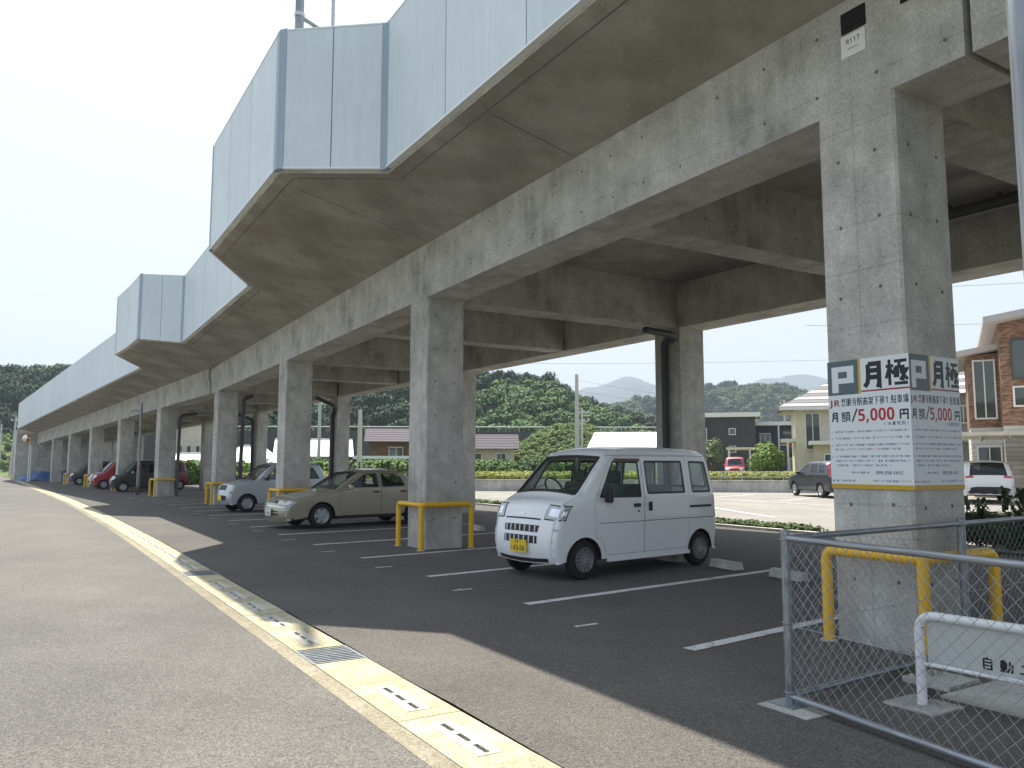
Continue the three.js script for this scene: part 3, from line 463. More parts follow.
// chain link fence: front run towards the camera's right, side run along the first stall
{
  const f = thing('chain_link_fence', 'galvanised chain link fence with pipe rails at the near right corner', 'fence');
  const O = [-0.33, -1.96]; f.position.copy(P(O[0], O[1], 0)); const L = (u, v, h) => P(u - O[0], v - O[1], h).setY(h);
  const fr = [-3.6, -2.33], sd = [-0.20, 0.31], sd2 = [0.03, 4.4], TOP = 1.06, BOT = 0.055;
  const post = (u, v, h, n) => { const p = part('post', f); p.position.copy(L(u, v, 0)); mesh('pole', merge([rod(new THREE.Vector3(0, 0, 0), new THREE.Vector3(0, h, 0), 0.030, 0.030, 14), new THREE.SphereGeometry(0.031, 12, 6, 0, Math.PI * 2, 0, Math.PI / 2).scale(1, 0.5, 1).translate(0, h, 0)]), M.galv, p); const bp = mesh('base_plate', new THREE.BoxGeometry(0.19, 0.012, 0.19), M.galv, p); bp.position.y = 0.008; const bd = []; for (const y of [h - 0.05, h * 0.47, 0.08]) bd.push(new THREE.TorusGeometry(0.033, 0.006, 6, 14).rotateX(Math.PI / 2).translate(0, y, 0)); mesh('band', merge(bd), M.galv, p); };
  post(...O, TOP + 0.03); post(...sd, TOP + 0.02); post(-2.1, O[1] + (fr[1] - O[1]) * (O[0] + 2.1) / (O[0] - fr[0]), TOP + 0.03); post(...sd2, TOP + 0.02);
  const runs = [[O, fr], [O, sd], [sd, sd2]];
  for (const [a, b] of runs) {
    mesh('top_rail', rod(L(...a, TOP - 0.012), L(...b, TOP - 0.012), 0.0215, 0.0215, 12), M.galv, f); mesh('bottom_rail', rod(L(...a, BOT), L(...b, BOT), 0.0215, 0.0215, 12), M.galv, f);
    mesh('tension_wire', rod(L(...a, TOP * 0.47), L(...b, TOP * 0.47), 0.0022, 0.0022, 5), M.wire, f);
    // woven mesh: zigzag wires that pass over and under each other
    const A = L(...a, 0), Bv = L(...b, 0), len = A.distanceTo(Bv), d = Bv.clone().sub(A).normalize(), nrm = new THREE.Vector3(d.z, 0, -d.x), cell = 0.088, w = [], h0 = BOT + 0.02, h1 = TOP - 0.035, rad = 0.00175;
    const seg = new THREE.CylinderGeometry(rad, rad, 1, 4, 1, true), up = new THREE.Vector3(0, 1, 0);
    const rows = Math.round((h1 - h0) / cell), pos = [], nor = [], sp = clean(seg.clone());
    for (let i = -1; i * cell < len; i++) for (let j = 0; j < rows; j++) {
      const s = (j % 2) ? 1 : 0, x0 = (i + s) * cell, x1 = (i + 1 - s) * cell; if (Math.min(x0, x1) < 0 || Math.max(x0, x1) > len) continue;
      for (const fl of [0, 1]) { const e0 = fl ? x1 : x0, e1 = fl ? x0 : x1; if (fl) continue;
        const p0 = A.clone().addScaledVector(d, e0).addScaledVector(nrm, 0.003).setY(h0 + j * cell), p1 = A.clone().addScaledVector(d, e1).addScaledVector(nrm, -0.003).setY(h0 + (j + 1) * cell);
        const q = sp.clone(); const dir = p1.clone().sub(p0); q.scale(1, dir.length(), 1); q.applyQuaternion(new THREE.Quaternion().setFromUnitVectors(up, dir.normalize())); q.translate((p0.x + p1.x) / 2, (p0.y + p1.y) / 2, (p0.z + p1.z) / 2); w.push(q);
      }
    }
    // mirror set half a cell over, giving the diamonds
    for (let i = -1; i * cell < len; i++) for (let j = 0; j < rows; j++) {
      const s = (j % 2) ? 0 : 1, x0 = (i + s) * cell, x1 = (i + 1 - s) * cell; if (Math.min(x0, x1) < 0 || Math.max(x0, x1) > len) continue;
      const p0 = A.clone().addScaledVector(d, x0).addScaledVector(nrm, -0.003).setY(h0 + j * cell), p1 = A.clone().addScaledVector(d, x1).addScaledVector(nrm, 0.003).setY(h0 + (j + 1) * cell), q = sp.clone(), dir = p1.clone().sub(p0);
      q.scale(1, dir.length(), 1); q.applyQuaternion(new THREE.Quaternion().setFromUnitVectors(up, dir.normalize())); q.translate((p0.x + p1.x) / 2, (p0.y + p1.y) / 2, (p0.z + p1.z) / 2); w.push(q);
    }
    stuff(mesh('chain_link_mesh', mergeGeometries(w), M.wire, f));
  }
  const pad = mesh('concrete_pad', box(O[0] - 0.26, O[0] + 0.12, O[1] - 0.17, O[1] + 0.16, -0.05, 0.006), M.conc); struct(pad);
}
// white pipe sign of the two wheeler bay
{
  const s = thing('bay_sign', 'white pipe frame with lettered panel behind the chain link fence', 'sign'); const O = [-0.78, -1.26]; s.position.copy(P(...O, 0));
  const dir = new THREE.Vector3(0.10, 0, 1).normalize(), v = (a, h) => dir.clone().multiplyScalar(a).setY(h), LEN = 1.9, H = 0.568;
  mesh('frame', pipe([v(0, 0), v(0, H), v(LEN, H), v(LEN, 0)], 0.030, 14, 0.11, 7), M.white, s); mesh('lower_rail', rod(v(0, 0.265), v(LEN, 0.265), 0.014, 0.014, 10), M.white, s);
  const c = document.createElement('canvas'); c.width = 1536; c.height = 256; const x = c.getContext('2d'); x.fillStyle = '#bfc3be'; x.fillRect(0, 0, 1536, 256); x.strokeStyle = '#11131a'; [...'自動二'].forEach((ch, i) => glyph(x, ch, 268 + i * 88, 162, 62, 70, 9));
  const t = new THREE.CanvasTexture(c); t.colorSpace = THREE.SRGBColorSpace; const f = std(0xffffff, 0.5, { map: t });
  const pn = mesh('panel', new THREE.BoxGeometry(LEN - 0.1, 0.26, 0.003), [M.white, M.white, M.white, M.white, f, M.white], s); pn.position.copy(v(LEN / 2, 0.41)); pn.rotation.y = -Math.PI / 2 + Math.atan2(0.10, 1);
  const bolts = []; for (const a of [0.04, LEN - 0.04]) for (const h of [0.31, 0.50]) bolts.push(new THREE.SphereGeometry(0.012, 8, 6).translate(...v(a, h).add(new THREE.Vector3(-0.02, 0, 0)).toArray())); mesh('bolt', merge(bolts), M.alu, s);
  const ft = mesh('stop_knob', new THREE.CylinderGeometry(0.035, 0.035, 0.02, 14), M.pipeDark, s); ft.rotation.x = Math.PI / 2; ft.position.set(0.06, 0.07, 0.02);
  struct(mesh('concrete_pad', box(O[0] - 0.17, O[0] + 0.17, O[1] - 0.16, O[1] + 0.17, -0.05, 0.012), M.conc));
  struct(mesh('concrete_apron', box(-3.0, -0.74, -0.98, 1.6, -0.05, 0.02), M.conc));
  const stone = mesh('concrete_kerb_block', box(-0.70, -0.36, -0.82, -0.45, 0, 0.035), M.conc); tag(stone, 'flat grey concrete block on the ground behind the white sign frame', 'block');
}
// wheel stops
reseed(88);
{
  const pts = [[0, 0], [0.14, 0], [0.115, 0.09], [0.10, 0.10], [0.04, 0.10], [0.025, 0.09]], sh = new THREE.Shape(pts.map(([a, b]) => new THREE.Vector2(a, b)));
  const wg = new THREE.ExtrudeGeometry(sh, { depth: 0.58, bevelEnabled: true, bevelSize: 0.008, bevelThickness: 0.008, bevelSegments: 1 }); wg.translate(-0.07, 0.008, -0.29); const g = boxUV(wg);
  const where = ['beside the rear wheel of the white van', 'at the back of the empty stall nearest the fence']; let n = 0;
  const put = (u, v, lab) => { const m = mesh('wheel_stop', g, M.conc); m.position.copy(P(u, v, 0)); m.rotation.y = -0.115 + rr(-0.03, 0.03); tag(m, lab, 'wheel stop', 'concrete wheel stops'); };
  put(4.66, 2.72, 'grey concrete wheel stop behind the near rear wheel of the white van'); put(5.86, 2.66, 'grey concrete wheel stop behind the far rear wheel of the white van');
  put(3.45, 2.62, 'grey concrete wheel stop just left of the column with the parking signs'); put(2.10, 2.60, 'grey concrete wheel stop behind the chain link fence post');
  put(12.5, 2.86, 'lone grey concrete wheel stop right of the yellow guarded column beside the van'); put(11.2, 2.80, 'grey concrete wheel stop just behind the yellow guarded column');
  put(15.3, 2.9, 'grey concrete wheel stop behind the near rear wheel of the gold sedan'); put(16.7, 2.9, 'grey concrete wheel stop behind the far rear wheel of the gold sedan');
}
// steel pole close to the camera at the right edge
{ const p = thing('steel_pole', 'tall pale blue grey steel pole at the right edge of the view', 'pole'); p.position.copy(P(-3.08, -4.43, 0)); mesh('shaft', rod(new THREE.Vector3(0, 0, 0), new THREE.Vector3(0, 4.2, 0), 0.045, 0.045, 20), M.galv, p); mesh('base_flange', rod(new THREE.Vector3(0, 0, 0), new THREE.Vector3(0, 0.02, 0), 0.09, 0.09, 20), M.galv, p); }
// slender lamp pole beside the lot, far along
{ const p = thing('lot_pole', 'slender grey pole in front of the black wagon', 'pole'); p.position.copy(P(39.5, -1.35, 0)); mesh('shaft', rod(new THREE.Vector3(0, 0, 0), new THREE.Vector3(0, 4.6, 0), 0.075, 0.06, 12), M.galv, p); mesh('cable_loop', new THREE.TorusGeometry(0.28, 0.014, 6, 20, 4.2).translate(-0.26, 3.9, 0), M.pipeDark, p); mesh('base_sleeve', rod(new THREE.Vector3(0, 0, 0), new THREE.Vector3(0, 0.4, 0), 0.09, 0.09, 12), M.pipeDark, p); }

// narrow lettered strip on the fourth column
{ const cv = document.createElement('canvas'); cv.width = 64; cv.height = 768; const x = cv.getContext('2d'); x.fillStyle = '#e8ebea'; x.fillRect(0, 0, 64, 768); reseed(515); const ks = Object.keys(GLYPH); x.strokeStyle = '#33507c'; for (let i = 0; i < 12; i++) glyph(x, ks[Math.floor(rnd() * ks.length)], 10, 12 + i * 63, 44, 46, 6); const t = new THREE.CanvasTexture(cv); t.colorSpace = THREE.SRGBColorSpace; const f = std(0xffffff, 0.5, { map: t }); const m = mesh('notice_strip', new THREE.BoxGeometry(0.22, 2.0, 0.004), [M.white, M.white, M.white, M.white, f, M.white]); m.rotation.y = -Math.PI / 2; m.position.copy(P(28.25, -0.008, 1.9)); tag(m, 'narrow white lettered strip on the fourth column from the signs', 'notice'); }
// ---------------------------------------------------------------- vehicles
// side view: x runs from the nose (0) to the tail, y up; z across. The body is a skin of real panels over that profile.
const paint = (r, g, b, o = {}) => new THREE.MeshPhysicalMaterial({ color: lin(r, g, b), roughness: 0.38, metalness: o.metal ?? 0, clearcoat: 0.8, clearcoatRoughness: 0.06 });
const CM = {
  glass: new THREE.MeshPhysicalMaterial({ color: lin(0.80, 0.88, 0.86), roughness: 0.02, transmission: 1, thickness: 0, ior: 1.5 }),
  tint: new THREE.MeshPhysicalMaterial({ color: lin(0.16, 0.18, 0.18), roughness: 0.02, transmission: 1, thickness: 0, ior: 1.5 }),
  black: std(lin(0.02, 0.02, 0.022), 0.55), seatM: std(lin(0.11, 0.115, 0.12), 0.9), lamp: new THREE.MeshPhysicalMaterial({ color: lin(0.50, 0.52, 0.53), roughness: 0.35, metalness: 0.2, clearcoat: 1, clearcoatRoughness: 0.03 }), amber: std(lin(0.8, 0.3, 0.03), 0.25), red: new THREE.MeshPhysicalMaterial({ color: lin(0.45, 0.012, 0.012), roughness: 0.15, clearcoat: 1 }),
  rim: std(lin(0.50, 0.51, 0.52), 0.38, { metalness: 0.6 }), steel: std(lin(0.25, 0.25, 0.25), 0.5, { metalness: 0.4 }), plateY: std(lin(0.86, 0.62, 0.02), 0.5), plateW: std(lin(0.8, 0.8, 0.8), 0.5), under: std(lin(0.03, 0.03, 0.03), 0.9), chrome: M.chrome,
};
function plateTex(bg, fg, text) { const c = document.createElement('canvas'); c.width = 256; c.height = 128; const x = c.getContext('2d'); x.fillStyle = bg; x.fillRect(0, 0, 256, 128); x.fillStyle = fg; x.font = 'bold 74px sans-serif'; x.textAlign = 'center'; if (text) x.fillText(text, 142, 112); else for (let i = 0; i < 4; i++) x.fillRect(56 + i * 46, 60, 26, 48); x.strokeStyle = fg; for (let i = 0; i < 4; i++) glyph(x, ['車', '場', '1', '下'][i], 76 + i * 26, 10, 22, 26, 3); glyph(x, '月', 10, 74, 24, 26, 3); const t = new THREE.CanvasTexture(c); t.colorSpace = THREE.SRGBColorSpace; return std(0xffffff, 0.5, { map: t }); }
function smooth(pts, n = 3) { const c = new THREE.CatmullRomCurve3(pts.map(([x, y]) => new THREE.Vector3(x, y, 0)), false, 'chordal', 0.5); return c; }
function makeCar(S) {
  const root = thing(S.name, S.label, S.category, S.group), prof = S.prof, hw = S.width / 2, L = prof[prof.length - 1][0];
  // perimeter, resampled with slightly rounded corners
  const per = []; for (let i = 0; i < prof.length - 1; i++) { const [a, b] = [prof[i], prof[i + 1]], d = Math.hypot(b[0] - a[0], b[1] - a[1]), n = Math.max(1, Math.round(d / 0.07)); for (let k = 0; k < n; k++) per.push([a[0] + (b[0] - a[0]) * k / n, a[1] + (b[1] - a[1]) * k / n]); } per.push(prof[prof.length - 1].slice());
  for (let it = 0; it < (S.soft ?? 2); it++) { const q = per.map(p => p.slice()); for (let i = 1; i < per.length - 1; i++) for (const k of [0, 1]) per[i][k] = (q[i - 1][k] + 2 * q[i][k] + q[i + 1][k]) / 4; }
  const sill = S.sill, rad = S.edge ?? 0.09;
  const dist = (x, y) => { let m = 9; for (let i = 0; i < per.length - 1; i++) { const [ax, ay] = per[i], [bx, by] = per[i + 1], dx = bx - ax, dy = by - ay, t = clamp(((x - ax) * dx + (y - ay) * dy) / (dx * dx + dy * dy + 1e-9), 0, 1), d = Math.hypot(x - ax - dx * t, y - ay - dy * t); if (d < m) m = d; } return m; };
  const Wd = (x, y, d) => {
    let w = hw * (1 - (S.noseTaper ?? 0.10) * Math.pow(clamp(1 - x / 0.8, 0, 1), 2) - 0.05 * Math.pow(clamp(1 - (L - x) / 0.7, 0, 1), 2));
    if (y > S.belt) w -= (y - S.belt) * S.tumble; else w -= Math.pow((S.belt - y) / S.belt, 2) * 0.05;
    const e = clamp(1 - d / rad, 0, 1); return w - rad * 0.8 * (1 - Math.sqrt(1 - e * e));
  };
  const W = (x, y) => Wd(x, y, dist(x, y));
  const fine = S.fine ?? 0.07, tess = new TessellateModifier(fine, 7);
  const arch = (cx, r) => { const o = []; for (let i = 0; i <= 12; i++) { const a = Math.PI * i / 12; o.push([cx + Math.cos(a) * r, Math.max(sill, S.wheelR + Math.sin(a) * r - 0.01)]); } return o; };
  const toShape = (pts, holes = []) => { const s = new THREE.Shape(pts.map(p => new THREE.Vector2(...p))); for (const h of holes) s.holes.push(new THREE.Path(h.map(p => new THREE.Vector2(...p)))); return s; };
  function skin(shape, side, off = 0, fl = false) {      // maps a side-view shape on the flank
    let g = new THREE.ShapeGeometry(shape, 6); g = tess.modify(g.toNonIndexed()); g = clean(g); const p = g.attributes.position, n = g.attributes.normal, e = 0.004;
    for (let i = 0; i < p.count; i++) {
      const x = p.getX(i), y = p.getY(i), d = dist(x, y), w = Wd(x, y, d);
      const gx = (W(x + e, y) - W(x - e, y)) / (2 * e), gy = (W(x, y + e) - W(x, y - e)) / (2 * e), l = Math.hypot(gx, gy, 1);
      p.setXYZ(i, x, y, side * (w + off)); n.setXYZ(i, -gx / l, -gy / l, side / l);
    }
    if (side < 0) { const a = p.array, b = n.array; for (let i = 0; i < p.count; i += 3) for (const arr of [a, b]) for (let k = 0; k < 3; k++) { const t = arr[(i + 1) * 3 + k]; arr[(i + 1) * 3 + k] = arr[(i + 2) * 3 + k]; arr[(i + 2) * 3 + k] = t; } }
    return g;
  }
  const grow = (poly, k) => { const n = poly.length, out = []; let area = 0; for (let i = 0; i < n; i++) { const a = poly[i], b = poly[(i + 1) % n]; area += a[0] * b[1] - b[0] * a[1]; } const s = area > 0 ? 1 : -1; for (let i = 0; i < n; i++) { const a = poly[(i + n - 1) % n], b = poly[i], c = poly[(i + 1) % n]; let d0 = [b[0] - a[0], b[1] - a[1]], d1 = [c[0] - b[0], c[1] - b[1]]; const l0 = Math.hypot(...d0), l1 = Math.hypot(...d1); const nx = s * (d0[1] / l0 + d1[1] / l1), ny = -s * (d0[0] / l0 + d1[0] / l1), l = Math.hypot(nx, ny) || 1, m = k / Math.max(0.5, l / 2); out.push([b[0] + nx / l * m, b[1] + ny / l * m]); } return out; };
  const rounded = (poly, r = 0.04) => { const out = [], n = poly.length; for (let i = 0; i < n; i++) { const a = poly[(i + n - 1) % n], b = poly[i], c = poly[(i + 1) % n], l0 = Math.hypot(a[0] - b[0], a[1] - b[1]), l1 = Math.hypot(c[0] - b[0], c[1] - b[1]), q = Math.min(r, l0 * 0.4, l1 * 0.4), s = [b[0] + (a[0] - b[0]) / l0 * q, b[1] + (a[1] - b[1]) / l0 * q], e = [b[0] + (c[0] - b[0]) / l1 * q, b[1] + (c[1] - b[1]) / l1 * q]; for (let k = 0; k <= 3; k++) { const t = k / 3; out.push([(1 - t) ** 2 * s[0] + 2 * t * (1 - t) * b[0] + t * t * e[0], (1 - t) ** 2 * s[1] + 2 * t * (1 - t) * b[1] + t * t * e[1]]); } } return out; };
  const ar = S.wheelR + 0.045;
  const outline = [...per.map(p => p.slice())];
  const tail = outline[outline.length - 1], nose = outline[0];
  const bottom = []; bottom.push([tail[0] - 0.01, Math.max(sill, 0.2)]); bottom.push(...arch(S.wheels[1], ar)); bottom.push(...arch(S.wheels[0], ar)); bottom.push([nose[0] + 0.01, Math.max(sill, 0.2)]);
  const bodyPoly = [...outline, ...bottom];
  const doors = S.doors.map(d => d.map(p => p.slice())), wins = S.windows.map(w => rounded(w.p));
  const inDoor = w => doors.findIndex(d => { const cx = w.reduce((a, p) => a + p[0], 0) / w.length, cy = w.reduce((a, p) => a + p[1], 0) / w.length; let c = false; for (let i = 0, j = d.length - 1; i < d.length; j = i++) if ((d[i][1] > cy) !== (d[j][1] > cy) && cx < (d[j][0] - d[i][0]) * (cy - d[i][1]) / (d[j][1] - d[i][1]) + d[i][0]) c = !c; return c; });
  const bodyG = [];
  const gap = S.gap ?? 0.004;
  for (const side of [1, -1]) {
    bodyG.push(skin(toShape(bodyPoly, [...doors.map(d => grow(d, gap)), ...wins.filter(w => inDoor(w) < 0)]), side));
    doors.forEach((d, i) => { const dr = mesh('door', skin(toShape(d, wins.filter(w => inDoor(w) === i)), side), S.paint, root); const h = S.handles && S.handles[i]; if (h) { const hg = new RoundedBoxGeometry(h[2] ?? 0.16, h[3] ?? 0.035, 0.035, 2, 0.014); const m = mesh('handle', hg, S.handleMat || S.paint, dr); m.position.set(h[0], h[1], side * (W(h[0], h[1]) + 0.008)); } });
    wins.forEach((w, i) => { const wd = part('window', root); mesh('pane', skin(toShape(w), side, -0.012), S.windows[i].tint ? CM.tint : CM.glass, wd); const fr = toShape(grow(w, 0.004), [grow(w, S.rubber ? -S.rubber : -0.022)]); mesh('rubber_seal', skin(fr, side, -0.004), CM.black, wd); });
    // inner lining behind the panel gaps
    const inner = bodyPoly.filter((p) => true).map(p => [p[0], Math.min(p[1], S.belt - 0.02)]);
    bodyG.inner = bodyG.inner || []; 
  }
  for (const side of [1, -1]) { const x0 = S.wheels[0] + ar + 0.02, x1 = S.wheels[1] - ar - 0.02; const g = new THREE.ShapeGeometry(toShape([[x0, sill + 0.02], [x1, sill + 0.02], [x1, S.belt - 0.06], [x0, S.belt - 0.06]])); const t = tess.modify(g.toNonIndexed()), p = t.attributes.position; for (let i = 0; i < p.count; i++) p.setZ(i, side * (W(p.getX(i), p.getY(i)) - 0.02)); t.computeVertexNormals(); mesh('inner_lining', clean(t), CM.under, root); }
  // across: bumper, bonnet, roof, tail; the glazed stretches are left open and take panes
  const m = S.across ?? 16, tOf = j => -1 + 2 * j / m, cr = S.crown ?? 0.035;
  const nrmAt = i => { const a = per[Math.max(0, i - 1)], b = per[Math.min(per.length - 1, i + 1)], l = Math.hypot(b[0] - a[0], b[1] - a[1]); return [-(b[1] - a[1]) / l, (b[0] - a[0]) / l]; };
  const crownAt = i => { const [x, y] = per[i]; const front = Math.abs(nrmAt(i)[0]); return x < 0.6 && front > 0.5 ? (S.noseCrown ?? 0.07) : cr; };
  const pt = (i, t, off = 0) => { const [x, y] = per[i], n = nrmAt(i), w = Wd(x, y, 0), c = crownAt(i) * (1 - t * t) + off; return new THREE.Vector3(x + n[0] * c, y + n[1] * c, t * w); };
  const glassZones = S.glass.map(z => ({ ...z, i0: per.findIndex(p => Math.hypot(p[0] - z.a[0], p[1] - z.a[1]) === Math.min(...per.map(q => Math.hypot(q[0] - z.a[0], q[1] - z.a[1])))), i1: per.findIndex(p => Math.hypot(p[0] - z.b[0], p[1] - z.b[1]) === Math.min(...per.map(q => Math.hypot(q[0] - z.b[0], q[1] - z.b[1])))) }));
  const strip = []; const zone = (i, j) => glassZones.findIndex(z => i >= z.i0 && i < z.i1 && j >= z.j && j < m - z.j);
  const zg = glassZones.map(() => []); const acc = { p: [], n: [] };
  const nn = (i, t) => { const i0 = Math.max(0, i - 1), i1 = Math.min(per.length - 1, i + 1), a = pt(i1, t).sub(pt(i0, t)), b = pt(i, Math.min(1, t + 0.02)).sub(pt(i, Math.max(-1, t - 0.02))); const c = b.cross(a).normalize(); const n2 = nrmAt(i); if (c.x * n2[0] + c.y * n2[1] < 0) c.negate(); if (Math.abs(t) > 0.999) c.add(new THREE.Vector3(0, 0, Math.sign(t) * 0.9)).normalize(); return c; };
  const grid = (cells, off) => { const pos = [], nor = []; for (const [i, j] of cells) { const c = [[i, j], [i + 1, j + 1], [i + 1, j], [i, j], [i, j + 1], [i + 1, j + 1]]; { const A = pt(i, tOf(j)), e1 = pt(i + 1, tOf(j + 1)).sub(A), e2 = pt(i + 1, tOf(j)).sub(A), q2 = nrmAt(i), cr2 = e1.cross(e2); if (cr2.x * q2[0] + cr2.y * q2[1] < 0) for (const k of [0, 3]) { const t = c[k + 1]; c[k + 1] = c[k + 2]; c[k + 2] = t; } } for (const [a, b] of c) { const q = pt(a, tOf(b), off), n = nn(a, tOf(b)); pos.push(q.x, q.y, q.z); nor.push(n.x, n.y, n.z); } } const g = new THREE.BufferGeometry(); g.setAttribute('position', new THREE.Float32BufferAttribute(pos, 3)); g.setAttribute('normal', new THREE.Float32BufferAttribute(nor, 3)); return clean(g); };
  const solid = [], zc = glassZones.map(() => []);
  for (let i = 0; i < per.length - 1; i++) for (let j = 0; j < m; j++) { const z = zone(i, j); if (z < 0) solid.push([i, j]); else zc[z].push([i, j]); }
  bodyG.push(grid(solid, 0));
  mesh('body', merge([...bodyG]), S.paint, root);
  glassZones.forEach((z, k) => { const w = part(z.name, root); mesh('pane', grid(zc[k], -0.008), z.tint ? CM.tint : CM.glass, w);
    const e = []; const edge = (A, B) => { const a = pt(A[0], tOf(A[1]), 0.002), b = pt(B[0], tOf(B[1]), 0.002); e.push(rod(a, b, S.seal ?? 0.011, S.seal ?? 0.011, 6)); }; for (let i = z.i0; i < z.i1; i++) { edge([i, z.j], [i + 1, z.j]); edge([i, m - z.j], [i + 1, m - z.j]); } for (let j = z.j; j < m - z.j; j++) { edge([z.i0, j], [z.i0, j + 1]); edge([z.i1, j], [z.i1, j + 1]); } mesh('rubber_seal', merge(e), CM.black, w); });
  // floor, wheel housings, cabin
  const fl = []; fl.push(new THREE.BoxGeometry(L - 0.3, 0.05, S.width - 0.18).translate(L / 2, sill + 0.04, 0)); for (const wx of S.wheels) fl.push(new THREE.CylinderGeometry(ar, ar, S.width - 0.1, 20, 1, true, 0, Math.PI).rotateX(Math.PI / 2).rotateZ(Math.PI / 2).translate(wx, S.wheelR - 0.01, 0)); mesh('underbody', merge(fl), CM.under, root);
  const seatY = S.seatY ?? sill + 0.25; (S.seats || []).forEach(([x, z, w, hgt]) => { const s = part('seat', root); const c = mesh('cushion', new RoundedBoxGeometry(0.5, 0.16, w, 2, 0.05), CM.seatM, s); c.position.set(x, seatY, z); const b = mesh('backrest', new RoundedBoxGeometry(0.14, hgt, w, 2, 0.05), CM.seatM, s); b.position.set(x + 0.28, seatY + hgt / 2, z); b.rotation.z = -0.2; if (w < 0.7) { const hr = mesh('headrest', new RoundedBoxGeometry(0.09, 0.17, 0.25, 2, 0.035), CM.seatM, s); hr.position.set(x + 0.33 + hgt * 0.11, seatY + hgt + 0.08, z); } });
  if (S.dash) { const d = mesh('dashboard', new RoundedBoxGeometry(0.35, 0.22, S.width - 0.25, 2, 0.07), CM.black, root); d.position.set(S.dash[0], S.dash[1], 0); const sw = mesh('steering_wheel', new THREE.TorusGeometry(0.17, 0.014, 8, 28), CM.black, root); sw.rotation.set(0, Math.PI / 2, 0); sw.rotation.order = 'ZYX'; sw.rotation.z = 0.55; sw.position.set(S.dash[0] + 0.24, S.dash[1] + 0.12, -0.34 * (S.rhd ?? 1)); mesh('bulkhead', new THREE.BoxGeometry(0.03, S.dash[1] - sill, S.width - 0.2).translate(S.dash[0] - 0.1, (S.dash[1] + sill) / 2, 0), CM.under, root); }
  // wheels
  const tyreG = new THREE.LatheGeometry([[0.62, -0.078], [0.66, -0.085], [0.9, -0.082], [0.97, -0.06], [1, -0.03], [1, 0.03], [0.97, 0.06], [0.9, 0.082], [0.66, 0.085], [0.62, 0.078]].map(([a, b]) => new THREE.Vector2(a * S.wheelR, b * (S.tyreW ?? 1))), 36).rotateX(Math.PI / 2);
  const rimG = (() => { const r = S.wheelR * 0.63, g = [new THREE.LatheGeometry([[0.30, 0.045], [0.55, 0.02], [0.86, 0.03], [0.93, 0.078], [1.0, 0.082], [1.0, 0.0]].map(([a, b]) => new THREE.Vector2(a * r, b)), 32).rotateX(Math.PI / 2)]; return merge(g); })();
  const hubG = (() => { const r = S.wheelR * 0.63, g = [new THREE.CylinderGeometry(r * 0.24, r * 0.28, 0.03, 20).rotateX(Math.PI / 2).translate(0, 0, 0.055)]; const n = S.spokes ?? 8; for (let i = 0; i < n; i++) { const a = i / n * Math.PI * 2; const b = new THREE.BoxGeometry(r * 0.62, r * (S.spokeW ?? 0.2), 0.02); b.translate(r * 0.58, 0, S.spokes ? 0.058 : 0.05).rotateZ(a); g.push(clean(b)); } return merge(g); })();
  for (const [wx, wi] of [[S.wheels[0], 0], [S.wheels[1], 1]]) for (const side of [1, -1]) { const w = part('wheel', root); w.position.set(wx, S.wheelR, side * (hw - 0.115)); if (side < 0) w.rotation.y = Math.PI; mesh('tyre', tyreG, M.rubber, w); const ri = mesh('rim', rimG, S.rimMat || CM.steel, w); mesh('hub', hubG, S.rimMat2 || S.rimMat || CM.rim, w); mesh('brake_drum', new THREE.CylinderGeometry(S.wheelR * 0.55, S.wheelR * 0.55, 0.03, 20).rotateX(Math.PI / 2).translate(0, 0, -0.03), CM.under, w); }
  // fittings on the front and rear skins
  const iOf = (y, rear) => { let b = 0, bd = 9; per.forEach((p, i) => { if ((p[0] > L / 2) === !!rear && Math.abs(p[1] - y) < bd && (rear ? p[0] > L - 0.75 : p[0] < 0.95)) { bd = Math.abs(p[1] - y); b = i; } }); return b; };
  const fIdx = (y, rear) => { let best = null; for (let i = 0; i < per.length - 1; i++) { const a = per[i], b = per[i + 1]; if ((a[0] > L / 2) !== !!rear) continue; if ((a[1] - y) * (b[1] - y) <= 0 && a[1] !== b[1]) { const t = (y - a[1]) / (b[1] - a[1]); const pp = [a[0] + (b[0] - a[0]) * t, y]; if (!best || (rear ? pp[0] > best.p[0] : pp[0] < best.p[0])) best = { i, t, p: pp }; } } return best || { i: rear ? per.length - 2 : 0, t: 0, p: rear ? per[per.length - 1] : per[0] }; };
  const surf = (y, z, rear, off) => { const { i, t } = fIdx(y, rear); const wA = Wd(...per[i], 0), wB = Wd(...per[i + 1], 0), ww = wA + (wB - wA) * t; const tt = clamp(z / ww, -1, 1); const A = pt(i, tt, off), B = pt(i + 1, tt, off); const q = A.lerp(B, t); return q; };
  const patch = (poly, rear, off, mirror) => {               // polygon in (z, y) laid on the nose or tail
    const out = []; for (const s of mirror ? [1, -1] : [1]) { let g = new THREE.ShapeGeometry(toShape(poly)); g = new TessellateModifier(0.05, 5).modify(g.toNonIndexed()); const p = g.attributes.position; for (let i = 0; i < p.count; i++) { const z = p.getX(i), y = p.getY(i), q = surf(y, z * s, rear, off); const over = Math.abs(z) - Wd(...fIdx(y, rear).p, 0); if (over > 0) { const x = fIdx(y, rear).p[0] + (rear ? -1 : 1) * over * 1.2; p.setXYZ(i, x, y, s * (W(x, y) + off)); } else p.setXYZ(i, q.x, q.y, q.z); } g.computeVertexNormals(); out.push(clean(g)); } return out;
  };
  const lab = { patch, surf, W, per, root, L };
  (S.lamps || []).forEach(([name, poly, rear, mat, off]) => { for (const g of patch(poly, rear, off ?? 0.006, true)) mesh(name, g, mat, root); });
  (S.single || []).forEach(([name, poly, rear, mat, off]) => { for (const g of patch(poly, rear, off ?? 0.006, false)) mesh(name, g, mat, root); });
